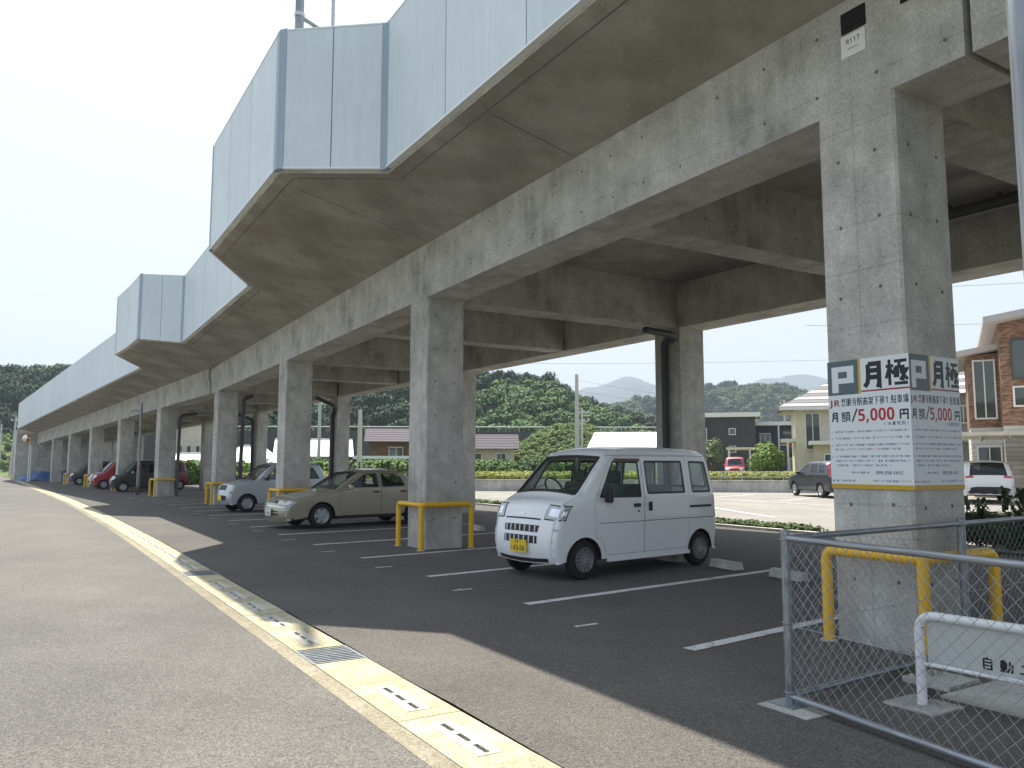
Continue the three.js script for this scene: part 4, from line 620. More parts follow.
  if (S.mirror) for (const side of [1, -1]) { const mi = part('door_mirror', root); const [x, y, sx, sy] = S.mirror; const sh = mesh('housing', new RoundedBoxGeometry(sx * 0.55, sy, sx, 3, 0.03), S.mirrorMat || S.paint, mi); sh.position.set(x, y, side * (W(x, y) + sx * 0.62)); const arm = mesh('arm', new THREE.BoxGeometry(0.05, 0.04, 0.1), CM.black, mi); arm.position.set(x + 0.02, y - sy * 0.3, side * (W(x, y) + 0.03)); }
  (S.extra || (() => {}))(lab);
  return root;
}
function place(root, u, v, heading, noseToWheel) {        // u, v = ground point under the middle of the nose; heading = plan direction in which the car's tail lies, from +v towards +u
  root.rotation.y = heading; root.position.copy(P(u, v, 0));
}
const rectP = (z0, z1, y0, y1) => [[z0, y0], [z1, y0], [z1, y1], [z0, y1]];
const mirrorX = p => p.map(([a, b]) => [a, b]);
// --- white kei van
const vanPaint = paint(0.88, 0.90, 0.90);
makeCar({
  name: 'white_van', label: 'small white delivery van with yellow plate parked nose out under the viaduct', category: 'van', width: 1.475, belt: 1.06, tumble: 0.16, sill: 0.22, edge: 0.085, paint: vanPaint, fine: 0.055, across: 26, noseCrown: 0.06, seal: 0.017,
  prof: [[0.06, 0.24], [0.01, 0.34], [0, 0.52], [0.02, 0.68], [0.045, 0.72], [0.06, 0.80], [0.10, 0.92], [0.17, 1.0], [0.36, 1.075], [0.43, 1.10], [0.72, 1.40], [0.95, 1.615], [1.02, 1.67], [1.15, 1.72], [1.5, 1.755], [2.3, 1.765], [2.9, 1.745], [3.14, 1.715], [3.24, 1.66], [3.29, 1.55], [3.34, 1.1], [3.375, 0.8], [3.395, 0.72], [3.395, 0.45], [3.37, 0.28]],
  wheels: [0.50, 2.94], wheelR: 0.262, tyreW: 0.85, rimMat: CM.steel, rimMat2: std(lin(0.30, 0.30, 0.30), 0.5, { metalness: 0.4 }), spokes: 14, spokeW: 0.12,
  doors: [[[0.70, 0.54], [0.67, 1.02], [0.70, 1.10], [1.04, 1.60], [1.12, 1.635], [1.655, 1.64], [1.655, 0.30], [0.90, 0.30], [0.86, 0.42], [0.79, 0.54]], [[1.665, 0.30], [1.665, 1.64], [2.66, 1.64], [2.66, 0.46], [2.60, 0.30]]],
  windows: [{ p: [[0.75, 1.07], [1.08, 1.575], [1.605, 1.59], [1.605, 1.06]] }, { p: [[1.73, 1.10], [1.73, 1.58], [2.58, 1.58], [2.58, 1.10]] }, { p: [[2.74, 1.10], [2.74, 1.58], [3.16, 1.57], [3.22, 1.10]] }],
  rubber: 0.03, handles: [[1.50, 0.955, 0.13, 0.05], [1.78, 0.93, 0.06, 0.13]], handleMat: CM.black,
  glass: [{ name: 'windshield', a: [0.45, 1.12], b: [0.96, 1.62], j: 1 }, { name: 'rear_window', a: [3.27, 1.58], b: [3.335, 1.14], j: 2 }],
  seats: [[1.05, 0.34, 0.48, 0.55], [1.05, -0.34, 0.48, 0.55], [2.15, 0, 1.1, 0.5]], seatY: 0.72, dash: [0.66, 1.06], rhd: 1,
  lamps: [['headlight', [[0.43, 0.80], [0.68, 0.795], [0.71, 0.965], [0.45, 0.955]], 0, CM.lamp, 0.008], ['lamp_frame', [[0.415, 0.785], [0.695, 0.78], [0.725, 0.98], [0.435, 0.97]], 0, CM.black, 0.003], ['lamp_reflector', [[0.49, 0.835], [0.61, 0.832], [0.62, 0.93], [0.50, 0.925]], 0, CM.chrome, 0.011], ['turn_lamp', [[0.63, 0.82], [0.675, 0.82], [0.69, 0.94], [0.645, 0.935]], 0, CM.chrome, 0.011], ['tail_light', [[0.58, 0.72], [0.70, 0.72], [0.68, 1.05], [0.58, 1.05]], 1, CM.red, 0.006]],
  single: [['bonnet_gap', rectP(-0.36, 0.36, 0.775, 0.795), 0, CM.black, 0.004], ['grille_opening', [[-0.34, 0.62], [0.34, 0.62], [0.36, 0.705], [-0.36, 0.705]], 0, CM.black, 0.004], ['lower_grille_opening', [[-0.34, 0.48], [0.34, 0.48], [0.34, 0.575], [-0.34, 0.575]], 0, CM.black, 0.004], ['bumper_underside', rectP(-0.5, 0.5, 0.25, 0.30), 0, CM.black, 0.003], ['emblem', [[-0.035, 0.84], [0.0, 0.818], [0.035, 0.84], [0.0, 0.864]], 0, CM.chrome, 0.008]],
  mirror: [0.86, 1.10, 0.13, 0.19], mirrorMat: CM.black,
  extra: ({ surf, W, root }) => {
    for (let i = -3; i <= 3; i++) for (const [y, h] of [[0.662, 0.08], [0.527, 0.09]]) { const q = surf(y, i * 0.098, 0, 0.006); const b = mesh('grille_bar', new THREE.BoxGeometry(0.012, h, 0.014), vanPaint, root); b.position.copy(q); b.rotation.z = -0.05; }
    const q = surf(0.44, 0.02, 0, 0.02), pl = mesh('number_plate', new THREE.BoxGeometry(0.33, 0.165, 0.012), [CM.plateY, CM.plateY, CM.plateY, CM.plateY, plateTex('#e8c21a', '#15151a', '43-56'), CM.plateY], root); pl.position.copy(q).add(new THREE.Vector3(-0.012, 0.0, 0)); pl.rotation.y = -Math.PI / 2; pl.rotation.order = 'YXZ'; pl.userData.label = 'yellow number plate on the front bumper';
    for (const s of [1, -1]) { const rl = mesh('slide_rail', new THREE.BoxGeometry(0.52, 0.035, 0.012), CM.black, root); rl.position.set(2.94, 0.90, s * (W(2.94, 0.9) + 0.001)); rl.rotation.y = s * 0.02; const lk = mesh('door_lock', new THREE.CylinderGeometry(0.014, 0.014, 0.01, 10).rotateX(Math.PI / 2), CM.black, root); lk.position.set(1.53, 0.87, s * (W(1.53, 0.87) + 0.003)); const cr = mesh('body_crease', new THREE.BoxGeometry(2.5, 0.008, 0.006), CM.under, root); cr.position.set(2.0, 0.73, s * (W(2.0, 0.73) - 0.0025)); const sk = mesh('sill_flange', new THREE.BoxGeometry(1.75, 0.055, 0.03), vanPaint, root); sk.position.set(1.80, 0.235, s * (W(1.8, 0.27) - 0.01)); }
    for (const s of [1, -1]) { const pts = []; for (let i = 0; i <= 14; i++) { const x = 0.98 + i * 0.155, y = 1.655 + 0.012 * Math.sin(i / 14 * Math.PI); pts.push(new THREE.Vector3(x, y, s * (W(x, y) + 0.004))); } mesh('drip_rail', new THREE.TubeGeometry(new THREE.CatmullRomCurve3(pts), 28, 0.011, 6), vanPaint, root); }
    for (const s of [-1, 1]) { const wp = rod(new THREE.Vector3(0.46, 1.15, s * 0.3 - 0.15), new THREE.Vector3(0.55, 1.25, s * 0.3 + 0.2), 0.008, 0.006, 6); mesh('wiper', wp, CM.black, root); }
    const vis = mesh('door_visor', new THREE.BoxGeometry(0.50, 0.045, 0.02), std(lin(0.12, 0.06, 0.05), 0.3), root); vis.position.set(1.37, 1.585, W(1.37, 1.58) + 0.012); const vis2 = vis.clone(); vis2.position.z *= -1; root.add(vis2);
    const rm = mesh('rear_view_mirror', new RoundedBoxGeometry(0.03, 0.07, 0.22, 2, 0.012), CM.black, root); rm.position.set(0.90, 1.47, 0);
  },
}).userData.place = 1;
const byName = n => scene.getObjectByName(n);
{ const v = byName('white_van'); delete v.userData.place; const th = 0.13; v.rotation.y = th; }
// the nose points to -v (world -x): local +x (tail) must lie along +v, so no turn is needed beyond the small skew
function park(o, wheelU, wheelV, hw, wx, th) {             // near front wheel contact at (wheelU, wheelV); the near flank is local +z
  o.rotation.y = th; const l = new THREE.Vector3(wx, 0, hw - 0.115).applyAxisAngle(new THREE.Vector3(0, 1, 0), th); o.position.copy(P(wheelU, wheelV, 0)).sub(l);
}
park(byName('white_van'), 4.84, 0.20, 0.7375, 0.50, 0.135);
// --- gold sedan
{
  const pt = paint(0.42, 0.385, 0.30, { metal: 0.45 });
  const c = makeCar({
    name: 'gold_sedan', label: 'pale gold four door sedan parked between two columns', category: 'car', width: 1.69, belt: 0.92, tumble: 0.34, sill: 0.20, edge: 0.08, paint: pt, fine: 0.075, noseTaper: 0.13, noseCrown: 0.12,
    prof: [[0.06, 0.20], [0.01, 0.32], [0, 0.46], [0.02, 0.56], [0.06, 0.63], [0.22, 0.70], [0.7, 0.79], [1.15, 0.87], [1.22, 0.89], [1.55, 1.12], [1.88, 1.31], [2.05, 1.36], [2.4, 1.39], [2.8, 1.38], [3.05, 1.33], [3.4, 1.12], [3.65, 0.98], [3.8, 0.965], [4.3, 0.93], [4.4, 0.88], [4.43, 0.6], [4.45, 0.45], [4.40, 0.26]],
    wheels: [0.86, 3.44], wheelR: 0.30, spokes: 6, spokeW: 0.4, rimMat: CM.rim,
    doors: [[[1.42, 0.30], [1.30, 0.60], [1.32, 0.93], [1.62, 1.12], [1.95, 1.30], [2.40, 1.335], [2.43, 0.9], [2.43, 0.30]], [[2.44, 0.30], [2.44, 0.9], [2.41, 1.335], [2.85, 1.325], [3.1, 1.22], [3.22, 0.95], [3.12, 0.62], [2.98, 0.30]]],
    windows: [{ p: [[1.50, 0.965], [1.98, 1.27], [2.34, 1.30], [2.36, 0.955]] }, { p: [[2.46, 0.955], [2.45, 1.30], [2.82, 1.29], [3.02, 1.19], [3.12, 0.975]] }, ],
    rubber: 0.02, handles: [[2.28, 0.845, 0.17, 0.035], [3.05, 0.85, 0.17, 0.035]], handleMat: CM.black,
    glass: [{ name: 'windshield', a: [1.24, 0.905], b: [1.86, 1.30], j: 1 }, { name: 'rear_window', a: [3.08, 1.31], b: [3.62, 0.995], j: 1 }],
    seats: [[1.75, 0.36, 0.5, 0.58], [1.75, -0.36, 0.5, 0.58], [2.65, 0, 1.25, 0.5]], seatY: 0.50, dash: [1.42, 0.84], rhd: 1,
    lamps: [['headlight', [[0.34, 0.545], [0.66, 0.555], [0.80, 0.60], [0.78, 0.655], [0.40, 0.635]], 0, CM.lamp, 0.008], ['fog_lamp', [[0.45, 0.425], [0.70, 0.43], [0.72, 0.475], [0.45, 0.47]], 0, CM.lamp, 0.006], ['tail_light', [[0.4, 0.70], [0.78, 0.70], [0.78, 0.85], [0.4, 0.85]], 1, CM.red, 0.006]],
    single: [['grille', [[-0.31, 0.555], [0.31, 0.555], [0.27, 0.625], [-0.27, 0.625]], 0, CM.black, 0.005], ['bumper_slot', rectP(-0.40, 0.40, 0.40, 0.425), 0, CM.black, 0.004], ['bumper_slot', rectP(-0.40, 0.40, 0.345, 0.375), 0, CM.black, 0.004], ['bumper_moulding', rectP(-0.74, 0.74, 0.495, 0.515), 0, CM.chrome, 0.006]],
    mirror: [1.55, 0.965, 0.17, 0.12],
    extra: ({ surf, W, root }) => { const q = surf(0.40, 0.0, 0, 0.03), pl = mesh('number_plate', new THREE.BoxGeometry(0.33, 0.165, 0.012), [CM.plateW, CM.plateW, CM.plateW, CM.plateW, plateTex('#dfe2df', '#1d5a3a', ''), CM.plateW], root); pl.position.copy(q); pl.rotation.y = -Math.PI / 2; for (let i = 0; i < 3; i++) { const b = mesh('grille_bar', new THREE.BoxGeometry(0.02, 0.008, 0.56), CM.chrome, root); b.position.copy(surf(0.565 + i * 0.022, 0, 0, 0.004)); } for (const s of [1, -1]) { const ml = mesh('side_moulding', new THREE.BoxGeometry(1.72, 0.03, 0.012), pt, root); ml.position.set(2.22, 0.56, s * (W(2.2, 0.56) + 0.004)); } },
  });
  park(c, 14.85, -0.11, 0.845, 0.86, 0.115);
}
const keiSpec = (o) => ({ width: 1.475, belt: 0.98, tumble: 0.14, sill: 0.24, edge: 0.075, fine: 0.1, across: 12, wheels: [0.56, 2.92], wheelR: 0.28, spokes: 6, spokeW: 0.34, rimMat: CM.rim, rubber: 0.02, seats: [[1.25, 0.34, 0.46, 0.58], [1.25, -0.34, 0.46, 0.58], [2.2, 0, 1.1, 0.5]], seatY: 0.62, dash: [0.9, 0.95], ...o });
// --- silver small four wheel drive
{
  const pt = paint(0.50, 0.54, 0.57, { metal: 0.4 });
  const c = makeCar(keiSpec({ name: 'silver_car', label: 'silver compact high roofed car partly behind a column', category: 'car', paint: pt,
    prof: [[0.06, 0.26], [0, 0.38], [0, 0.55], [0.04, 0.64], [0.06, 0.78], [0.14, 0.87], [0.5, 0.96], [0.86, 1.01], [1.15, 1.30], [1.36, 1.48], [1.5, 1.53], [2.2, 1.56], [2.9, 1.53], [3.08, 1.46], [3.22, 1.05], [3.36, 0.95], [3.39, 0.6], [3.37, 0.3]],
    doors: [[[0.98, 0.34], [0.92, 0.6], [0.95, 1.0], [1.42, 1.46], [2.02, 1.50], [2.02, 0.34]]], windows: [{ p: [[1.06, 1.03], [1.44, 1.40], [1.95, 1.44], [1.95, 1.02]], tint: false }, { p: [[2.12, 1.02], [2.12, 1.44], [2.75, 1.42], [3.0, 1.04]], tint: true }], handles: [[1.85, 0.9, 0.15, 0.04]], handleMat: CM.black,
    glass: [{ name: 'windshield', a: [0.88, 1.03], b: [1.34, 1.465], j: 1 }, { name: 'rear_window', a: [3.10, 1.40], b: [3.21, 1.08], j: 2, tint: true }],
    lamps: [['headlight', [[0.38, 0.66], [0.66, 0.66], [0.70, 0.82], [0.40, 0.83]], 0, CM.lamp], ['fog_lamp', [[0.46, 0.44], [0.6, 0.44], [0.6, 0.5], [0.46, 0.5]], 0, CM.lamp], ['tail_light', [[0.5, 0.6], [0.68, 0.6], [0.66, 1.0], [0.52, 1.0]], 1, CM.red]],
    single: [['grille', [[-0.30, 0.68], [0.30, 0.68], [0.32, 0.81], [-0.32, 0.81]], 0, CM.black], ['lower_grille', rectP(-0.42, 0.42, 0.40, 0.52), 0, CM.black]], mirror: [1.15, 1.05, 0.15, 0.12], mirrorMat: CM.black,
    extra: ({ surf, root }) => { const q = surf(0.46, 0.0, 0, 0.03), pl = mesh('number_plate', new THREE.BoxGeometry(0.33, 0.165, 0.012), CM.plateY, root); pl.position.copy(q); pl.rotation.y = -Math.PI / 2; } }));
  park(c, 22.3, -0.10, 0.7375, 0.56, 0.115);
}
// --- black boxy wagon, red minicar pair and others farther along
const boxy = (o) => keiSpec({ fine: 0.14, across: 10, prof: [[0.05, 0.25], [0, 0.4], [0, 0.6], [0.05, 0.74], [0.14, 0.86], [0.5, 0.96], [0.62, 1.0], [0.88, 1.32], [1.08, 1.56], [1.25, 1.66], [1.8, 1.70], [2.9, 1.68], [3.16, 1.60], [3.3, 1.0], [3.37, 0.8], [3.39, 0.5], [3.36, 0.3]],
  doors: [[[0.92, 0.34], [0.86, 0.6], [0.88, 1.0], [1.2, 1.56], [1.72, 1.6], [1.72, 0.34]], [[1.735, 0.34], [1.735, 1.6], [2.55, 1.58], [2.62, 0.7], [2.45, 0.34]]], windows: [{ p: [[0.98, 1.04], [1.22, 1.5], [1.66, 1.53], [1.66, 1.03]] }, { p: [[1.8, 1.03], [1.8, 1.53], [2.48, 1.52], [2.5, 1.03]], tint: true }, { p: [[2.68, 1.03], [2.66, 1.5], [3.05, 1.48], [3.16, 1.03]], tint: true }], handles: [[1.58, 0.92, 0.15, 0.04], [2.4, 0.92, 0.15, 0.04]],
  glass: [{ name: 'windshield', a: [0.64, 1.02], b: [1.06, 1.54], j: 1 }, { name: 'rear_window', a: [3.18, 1.52], b: [3.28, 1.08], j: 2, tint: true }],
  lamps: [['headlight', [[0.36, 0.66], [0.66, 0.67], [0.70, 0.83], [0.42, 0.84]], 0, CM.lamp], ['tail_light', [[0.5, 0.7], [0.68, 0.7], [0.64, 1.5], [0.54, 1.5]], 1, CM.red]], single: [['grille', [[-0.30, 0.68], [0.30, 0.68], [0.3, 0.80], [-0.3, 0.80]], 0, CM.black], ['lower_grille', rectP(-0.45, 0.45, 0.36, 0.48), 0, CM.black]], mirror: [0.98, 1.07, 0.15, 0.12], dash: [0.72, 0.98],
  extra: ({ surf, root }) => { const q = surf(0.46, 0.0, 0, 0.03), pl = mesh('number_plate', new THREE.BoxGeometry(0.33, 0.165, 0.012), CM.plateY, root); pl.position.copy(q); pl.rotation.y = -Math.PI / 2; }, ...o });
park(makeCar(boxy({ name: 'black_wagon', label: 'black boxy wagon with a pale roof beside the slender grey pole', category: 'car', paint: paint(0.025, 0.022, 0.022), mirrorMat: paint(0.6, 0.6, 0.6) , extra: ({ root }) => { const r = mesh('roof_panel', new RoundedBoxGeometry(1.7, 0.03, 1.18, 2, 0.012), paint(0.6, 0.62, 0.63), root); r.position.set(2.1, 1.735, 0); } })), 44.2, -1.55, 0.7375, 0.56, 0.02);
park(makeCar(boxy({ name: 'red_wagon', label: 'dark red wagon whose tail shows right of the fifth column', category: 'car', paint: paint(0.28, 0.012, 0.02) })), 47.6, -0.5, 0.7375, 0.56, 0.02);
park(makeCar(boxy({ name: 'red_minicar', label: 'red minicar just left of the black wagon', category: 'car', paint: paint(0.40, 0.02, 0.03) })), 50.6, -2.0, 0.7375, 0.56, 0.02);
park(makeCar(boxy({ name: 'white_wagon', label: 'white wagon with dark windows between two far columns', category: 'car', paint: paint(0.7, 0.71, 0.72) })), 53.6, -2.0, 0.7375, 0.56, 0.02);
park(makeCar(boxy({ name: 'black_minicar', label: 'dark grey minicar farthest along the lot, left of the white wagon', category: 'car', paint: paint(0.05, 0.05, 0.055) })), 62.2, -2.7, 0.7375, 0.56, 0.02);
// --- two sport utility cars behind the lot, seen from the rear
const suv = o => ({ width: 1.79, belt: 1.05, tumble: 0.26, sill: 0.28, edge: 0.09, fine: 0.12, across: 12, crown: 0.05, wheels: [0.86, 3.5], wheelR: 0.35, spokes: 6, spokeW: 0.3, rimMat: CM.rim, rubber: 0.02, seats: [[1.8, 0.4, 0.5, 0.6], [1.8, -0.4, 0.5, 0.6], [2.75, 0, 1.3, 0.55]], seatY: 0.75, dash: [1.35, 1.0],
  prof: [[0.06, 0.3], [0, 0.5], [0.02, 0.8], [0.2, 0.95], [1.1, 1.08], [1.5, 1.38], [1.85, 1.58], [2.2, 1.66], [3.4, 1.66], [4.0, 1.60], [4.2, 1.28], [4.32, 1.05], [4.42, 0.85], [4.45, 0.6], [4.4, 0.35]],
  doors: [[[1.35, 0.4], [1.3, 1.08], [1.95, 1.56], [2.5, 1.6], [2.5, 0.4]], [[2.515, 0.4], [2.515, 1.6], [3.2, 1.58], [3.35, 1.05], [3.05, 0.4]]], windows: [{ p: [[1.5, 1.12], [1.98, 1.5], [2.43, 1.54], [2.43, 1.12]], tint: true }, { p: [[2.58, 1.12], [2.58, 1.54], [3.14, 1.53], [3.26, 1.12]], tint: true }, { p: [[3.42, 1.12], [3.34, 1.52], [3.8, 1.5], [3.98, 1.14]], tint: true }],
  glass: [{ name: 'windshield', a: [1.14, 1.11], b: [1.82, 1.565], j: 1 }, { name: 'rear_window', a: [4.02, 1.57], b: [4.28, 1.13], j: 1, tint: true }], handles: [[2.35, 1.0, 0.18, 0.04], [3.15, 1.0, 0.18, 0.04]], mirror: [1.6, 1.12, 0.2, 0.14], ...o });
{
  const c = makeCar(suv({ name: 'dark_blue_suv', label: 'dark blue sport utility car with tall red tail lights parked in the sunlit yard', category: 'car', paint: paint(0.012, 0.016, 0.03), lamps: [['tail_light', [[0.62, 0.95], [0.86, 0.95], [0.74, 1.58], [0.60, 1.58]], 1, CM.red], ['headlight', [[0.5, 0.8], [0.85, 0.82], [0.85, 0.93], [0.5, 0.92]], 0, CM.lamp]], single: [['lower_bumper', rectP(-0.8, 0.8, 0.36, 0.56), 1, CM.black], ['number_plate', rectP(-0.17, 0.17, 0.72, 0.88), 1, CM.plateW, 0.02]] }));
  const aim = (o, a, dd, r) => { const f = new THREE.Vector3(sY, 0, -cY), rt = new THREE.Vector3(cY, 0, sY), dir = f.multiplyScalar(-Math.cos(a)).addScaledVector(rt, Math.sin(a)); o.rotation.y = Math.atan2(-dir.z, dir.x); o.position.copy(N(dd, r, 0)).addScaledVector(dir, -2.2); };
  aim(c, 0.10, 38.4, 15.0);
  const d = makeCar(suv({ name: 'white_suv', label: 'white sport utility car with black lower bumper parked by the brick house', category: 'car', paint: paint(0.78, 0.78, 0.77), lamps: [['tail_light', [[0.50, 1.0], [0.88, 1.0], [0.86, 1.07], [0.55, 1.10]], 1, CM.red]], single: [['lower_bumper', rectP(-0.86, 0.86, 0.34, 0.66), 1, CM.black], ['number_plate', rectP(-0.17, 0.17, 0.80, 0.96), 1, CM.plateW, 0.02]] }));
  aim(d, -0.42, 33.6, 19.75);
}
// ---------------------------------------------------------------- neighbourhood behind the viaduct
const HM = {
  winGlass: new THREE.MeshPhysicalMaterial({ color: lin(0.05, 0.065, 0.06), roughness: 0.05, clearcoat: 1 }), frameW: std(lin(0.72, 0.72, 0.7), 0.5), frameD: std(lin(0.06, 0.06, 0.065), 0.5),
  charcoal: std(lin(0.075, 0.072, 0.080), 0.85, { map: plasterMap }), navy: std(lin(0.045, 0.052, 0.085), 0.8, { map: plasterMap }), cream: std(lin(0.80, 0.74, 0.61), 0.85, { map: plasterMap }), beige: std(lin(0.62, 0.55, 0.45), 0.85, { map: plasterMap }), whiteWall: std(lin(0.82, 0.81, 0.78), 0.8, { map: plasterMap }), greyWall: std(lin(0.34, 0.34, 0.36), 0.85, { map: plasterMap }),
  brick: std(lin(0.34, 0.22, 0.165), 0.9, { map: tex(512, (x, y, i, j) => { const ry = y * 32, row = Math.floor(ry), rx = x * 10 + (row % 2) * 0.5, c = hash2(Math.floor(rx), row, 7), m = (ry % 1) < 0.12 || (rx % 1) < 0.05; const v = 0.62 + c * 0.42; return m ? [0.72, 0.68, 0.62] : [v, v * 0.95, v * 0.9]; }, 2.2) }),
  block: std(lin(0.66, 0.63, 0.56), 0.9, { map: tex(256, (x, y) => { const ry = y * 12, row = Math.floor(ry), rx = x * 5 + (row % 2) * 0.5, c = hash2(Math.floor(rx), row, 9), m = (ry % 1) < 0.1; const v = m ? 0.7 : 0.86 + c * 0.14; return [v, v, v]; }, 2.4) }),
  tile: std(lin(0.17, 0.165, 0.165), 0.8), tileLight: std(lin(0.42, 0.40, 0.385), 0.8), metalRoof: std(lin(0.78, 0.79, 0.80), 0.4), purpleRoof: std(lin(0.085, 0.07, 0.08), 0.85), rust: std(lin(0.20, 0.12, 0.08), 0.9, { map: dirtMap }), pole: std(lin(0.50, 0.50, 0.48), 0.8), wire: std(lin(0.05, 0.05, 0.05), 0.7), tarp: std(lin(0.05, 0.14, 0.36), 0.5), rock: std(lin(0.42, 0.34, 0.25), 1, { map: dirtMap }), soil: M.dirt,
};
function building(name, label, d, r, turn = 0, cat = 'house') { const g = thing(name, label, cat); g.position.copy(N(d, r, -0.1)); g.rotation.y = -YAW - Math.atan2(r, d) + turn; return g; }
function win(p, x, y, w, h, z, fm = HM.frameW, side = 0, bars = 1) {       // on the front (side 0), or on the left / right wall (side -1 / 1)
  const g = part('window', p), t = 0.07; const put = m => { if (!side) m.position.set(x, y, z); else { m.rotation.y = side * Math.PI / 2; m.position.set(z, y, x); } };
  const fr = []; fr.push(new THREE.BoxGeometry(w + 2 * t, t, 0.1).translate(0, h / 2 + t / 2, 0.03), new THREE.BoxGeometry(w + 2 * t, t, 0.13).translate(0, -h / 2 - t / 2, 0.04)); for (const s of [-1, 1]) fr.push(new THREE.BoxGeometry(t, h, 0.1).translate(s * (w / 2 + t / 2), 0, 0.03)); for (let i = 1; i <= bars; i++) fr.push(new THREE.BoxGeometry(0.05, h, 0.07).translate(-w / 2 + w * i / (bars + 1), 0, 0.025));
  put(mesh('frame', merge(fr), fm, g)); put(mesh('pane', new THREE.BoxGeometry(w, h, 0.03).translate(0, 0, 0.012), HM.winGlass, g));
}
const bx = (x0, x1, y0, y1, z0, z1) => lbox(x0, x1, y0, y1, z0, z1);
function slopedRoof(p, x0, x1, zF, zB, yE, yR, n, mat, mat2, hip = 0) {      // gable or hipped roof laid in courses of tile, eaves front and back
  const rf = part('roof', p), zm = (zF + zB) / 2;
  for (const s of [1, -1]) for (let i = 0; i < n; i++) {
    const a = i / n, b = (i + 1) / n + 0.02, zE = s > 0 ? zF : zB, z0 = zE + (zm - zE) * a, z1 = zE + (zm - zE) * Math.min(1, b), y0 = yE + (yR - yE) * a + 0.05, y1 = yE + (yR - yE) * Math.min(1, b) + 0.015, hx0 = hip * a, hx1 = hip * Math.min(1, b), th = 0.06;
    const q = (x, y, z) => new THREE.Vector3(x, y, z); const c = s > 0 ? [q(x0 + hx0, y0 - th, z0), q(x1 - hx0, y0 - th, z0), q(x1 - hx1, y1 - th, z1), q(x0 + hx1, y1 - th, z1), q(x0 + hx0, y0, z0), q(x1 - hx0, y0, z0), q(x1 - hx1, y1, z1), q(x0 + hx1, y1, z1)] : [q(x0 + hx1, y1 - th, z1), q(x1 - hx1, y1 - th, z1), q(x1 - hx0, y0 - th, z0), q(x0 + hx0, y0 - th, z0), q(x0 + hx1, y1, z1), q(x1 - hx1, y1, z1), q(x1 - hx0, y0, z0), q(x0 + hx0, y0, z0)];
    mesh('tile_course', hexa(c), i % 2 ? mat : (mat2 || mat), rf);
  }
  if (hip) for (const s of [-1, 1]) { const X = s < 0 ? x0 : x1, Xi = s < 0 ? x0 + hip : x1 - hip, pos = [X, yE + 0.03, zF, X, yE + 0.03, zB, Xi, yR + 0.02, zm]; const g = new THREE.BufferGeometry(); g.setAttribute('position', new THREE.Float32BufferAttribute(s < 0 ? [0, 3, 6].flatMap(k => pos.slice(k, k + 3)) : [3, 0, 6].flatMap(k => pos.slice(k, k + 3)), 3)); g.computeVertexNormals(); mesh('hip_slope', clean(g), mat, rf); }
  mesh('ridge', bx(x0 + hip, x1 - hip, yR, yR + 0.12, zm - 0.1, zm + 0.1), mat, rf);
  if (!hip) { for (const X of [x0 + 0.4, x1 - 0.4]) { const g = new THREE.BufferGeometry(); g.setAttribute('position', new THREE.Float32BufferAttribute([X, yE, zF - 0.4, X, yE, zB + 0.4, X, yR - 0.08, zm, X, yE, zB + 0.4, X, yE, zF - 0.4, X, yR - 0.08, zm], 3)); g.computeVertexNormals(); mesh('gable', clean(g), mat, p); } }
  return rf;
}
// low wall that closes the yard, coping on top
{
  const w = thing('low_wall', 'long low concrete wall along the far edge of the sunlit yard', 'wall'); const a = [47.5, -9.2], b = [43.5, 19.5]; const n = 12;
  for (let i = 0; i < n; i++) { const A = N(a[0] + (b[0] - a[0]) * i / n, a[1] + (b[1] - a[1]) * i / n), B = N(a[0] + (b[0] - a[0]) * (i + 0.996) / n, a[1] + (b[1] - a[1]) * (i + 0.996) / n), d = B.clone().sub(A).normalize(), q = new THREE.Vector3(d.z, 0, -d.x).multiplyScalar(0.12); const C = (p, s, h) => p.clone().addScaledVector(q, s).setY(h); mesh('wall_panel', hexa([C(A, -1, -0.1), C(B, -1, -0.1), C(B, 1, -0.1), C(A, 1, -0.1), C(A, -1, 0.60), C(B, -1, 0.60), C(B, 1, 0.60), C(A, 1, 0.60)]), M.conc, w); mesh('coping', hexa([C(A, -1.4, 0.603), C(B, -1.4, 0.603), C(B, 1.4, 0.603), C(A, 1.4, 0.603), C(A, -1.4, 0.66), C(B, -1.4, 0.66), C(B, 1.4, 0.66), C(A, 1.4, 0.66)]), M.conc, w); }
  const f = thing('garden_fence', 'thin wire and post fence in front of the houses across the yard', 'fence'); for (let i = 0; i <= 9; i++) { const p = N(46.5, 11 + i * 1.2, 0); mesh('post', rod(p, p.clone().setY(1.15), 0.03, 0.03, 6), HM.pole, f); } for (const h of [0.8, 1.1]) mesh('rail', rod(N(46.5, 11, h), N(46.5, 21.8, h), 0.018, 0.018, 5), HM.pole, f);
}
struct(mesh('field', sheet(range(23.2, 112, 30), u => u < 41.6 ? 33.4 - (u - 23.1) * 1.215 : 10.9, () => 78, 0.35, 8, 0.3, 44), std(lin(0.22, 0.24, 0.06), 1, { map: dirtMap, vertexColors: true })));
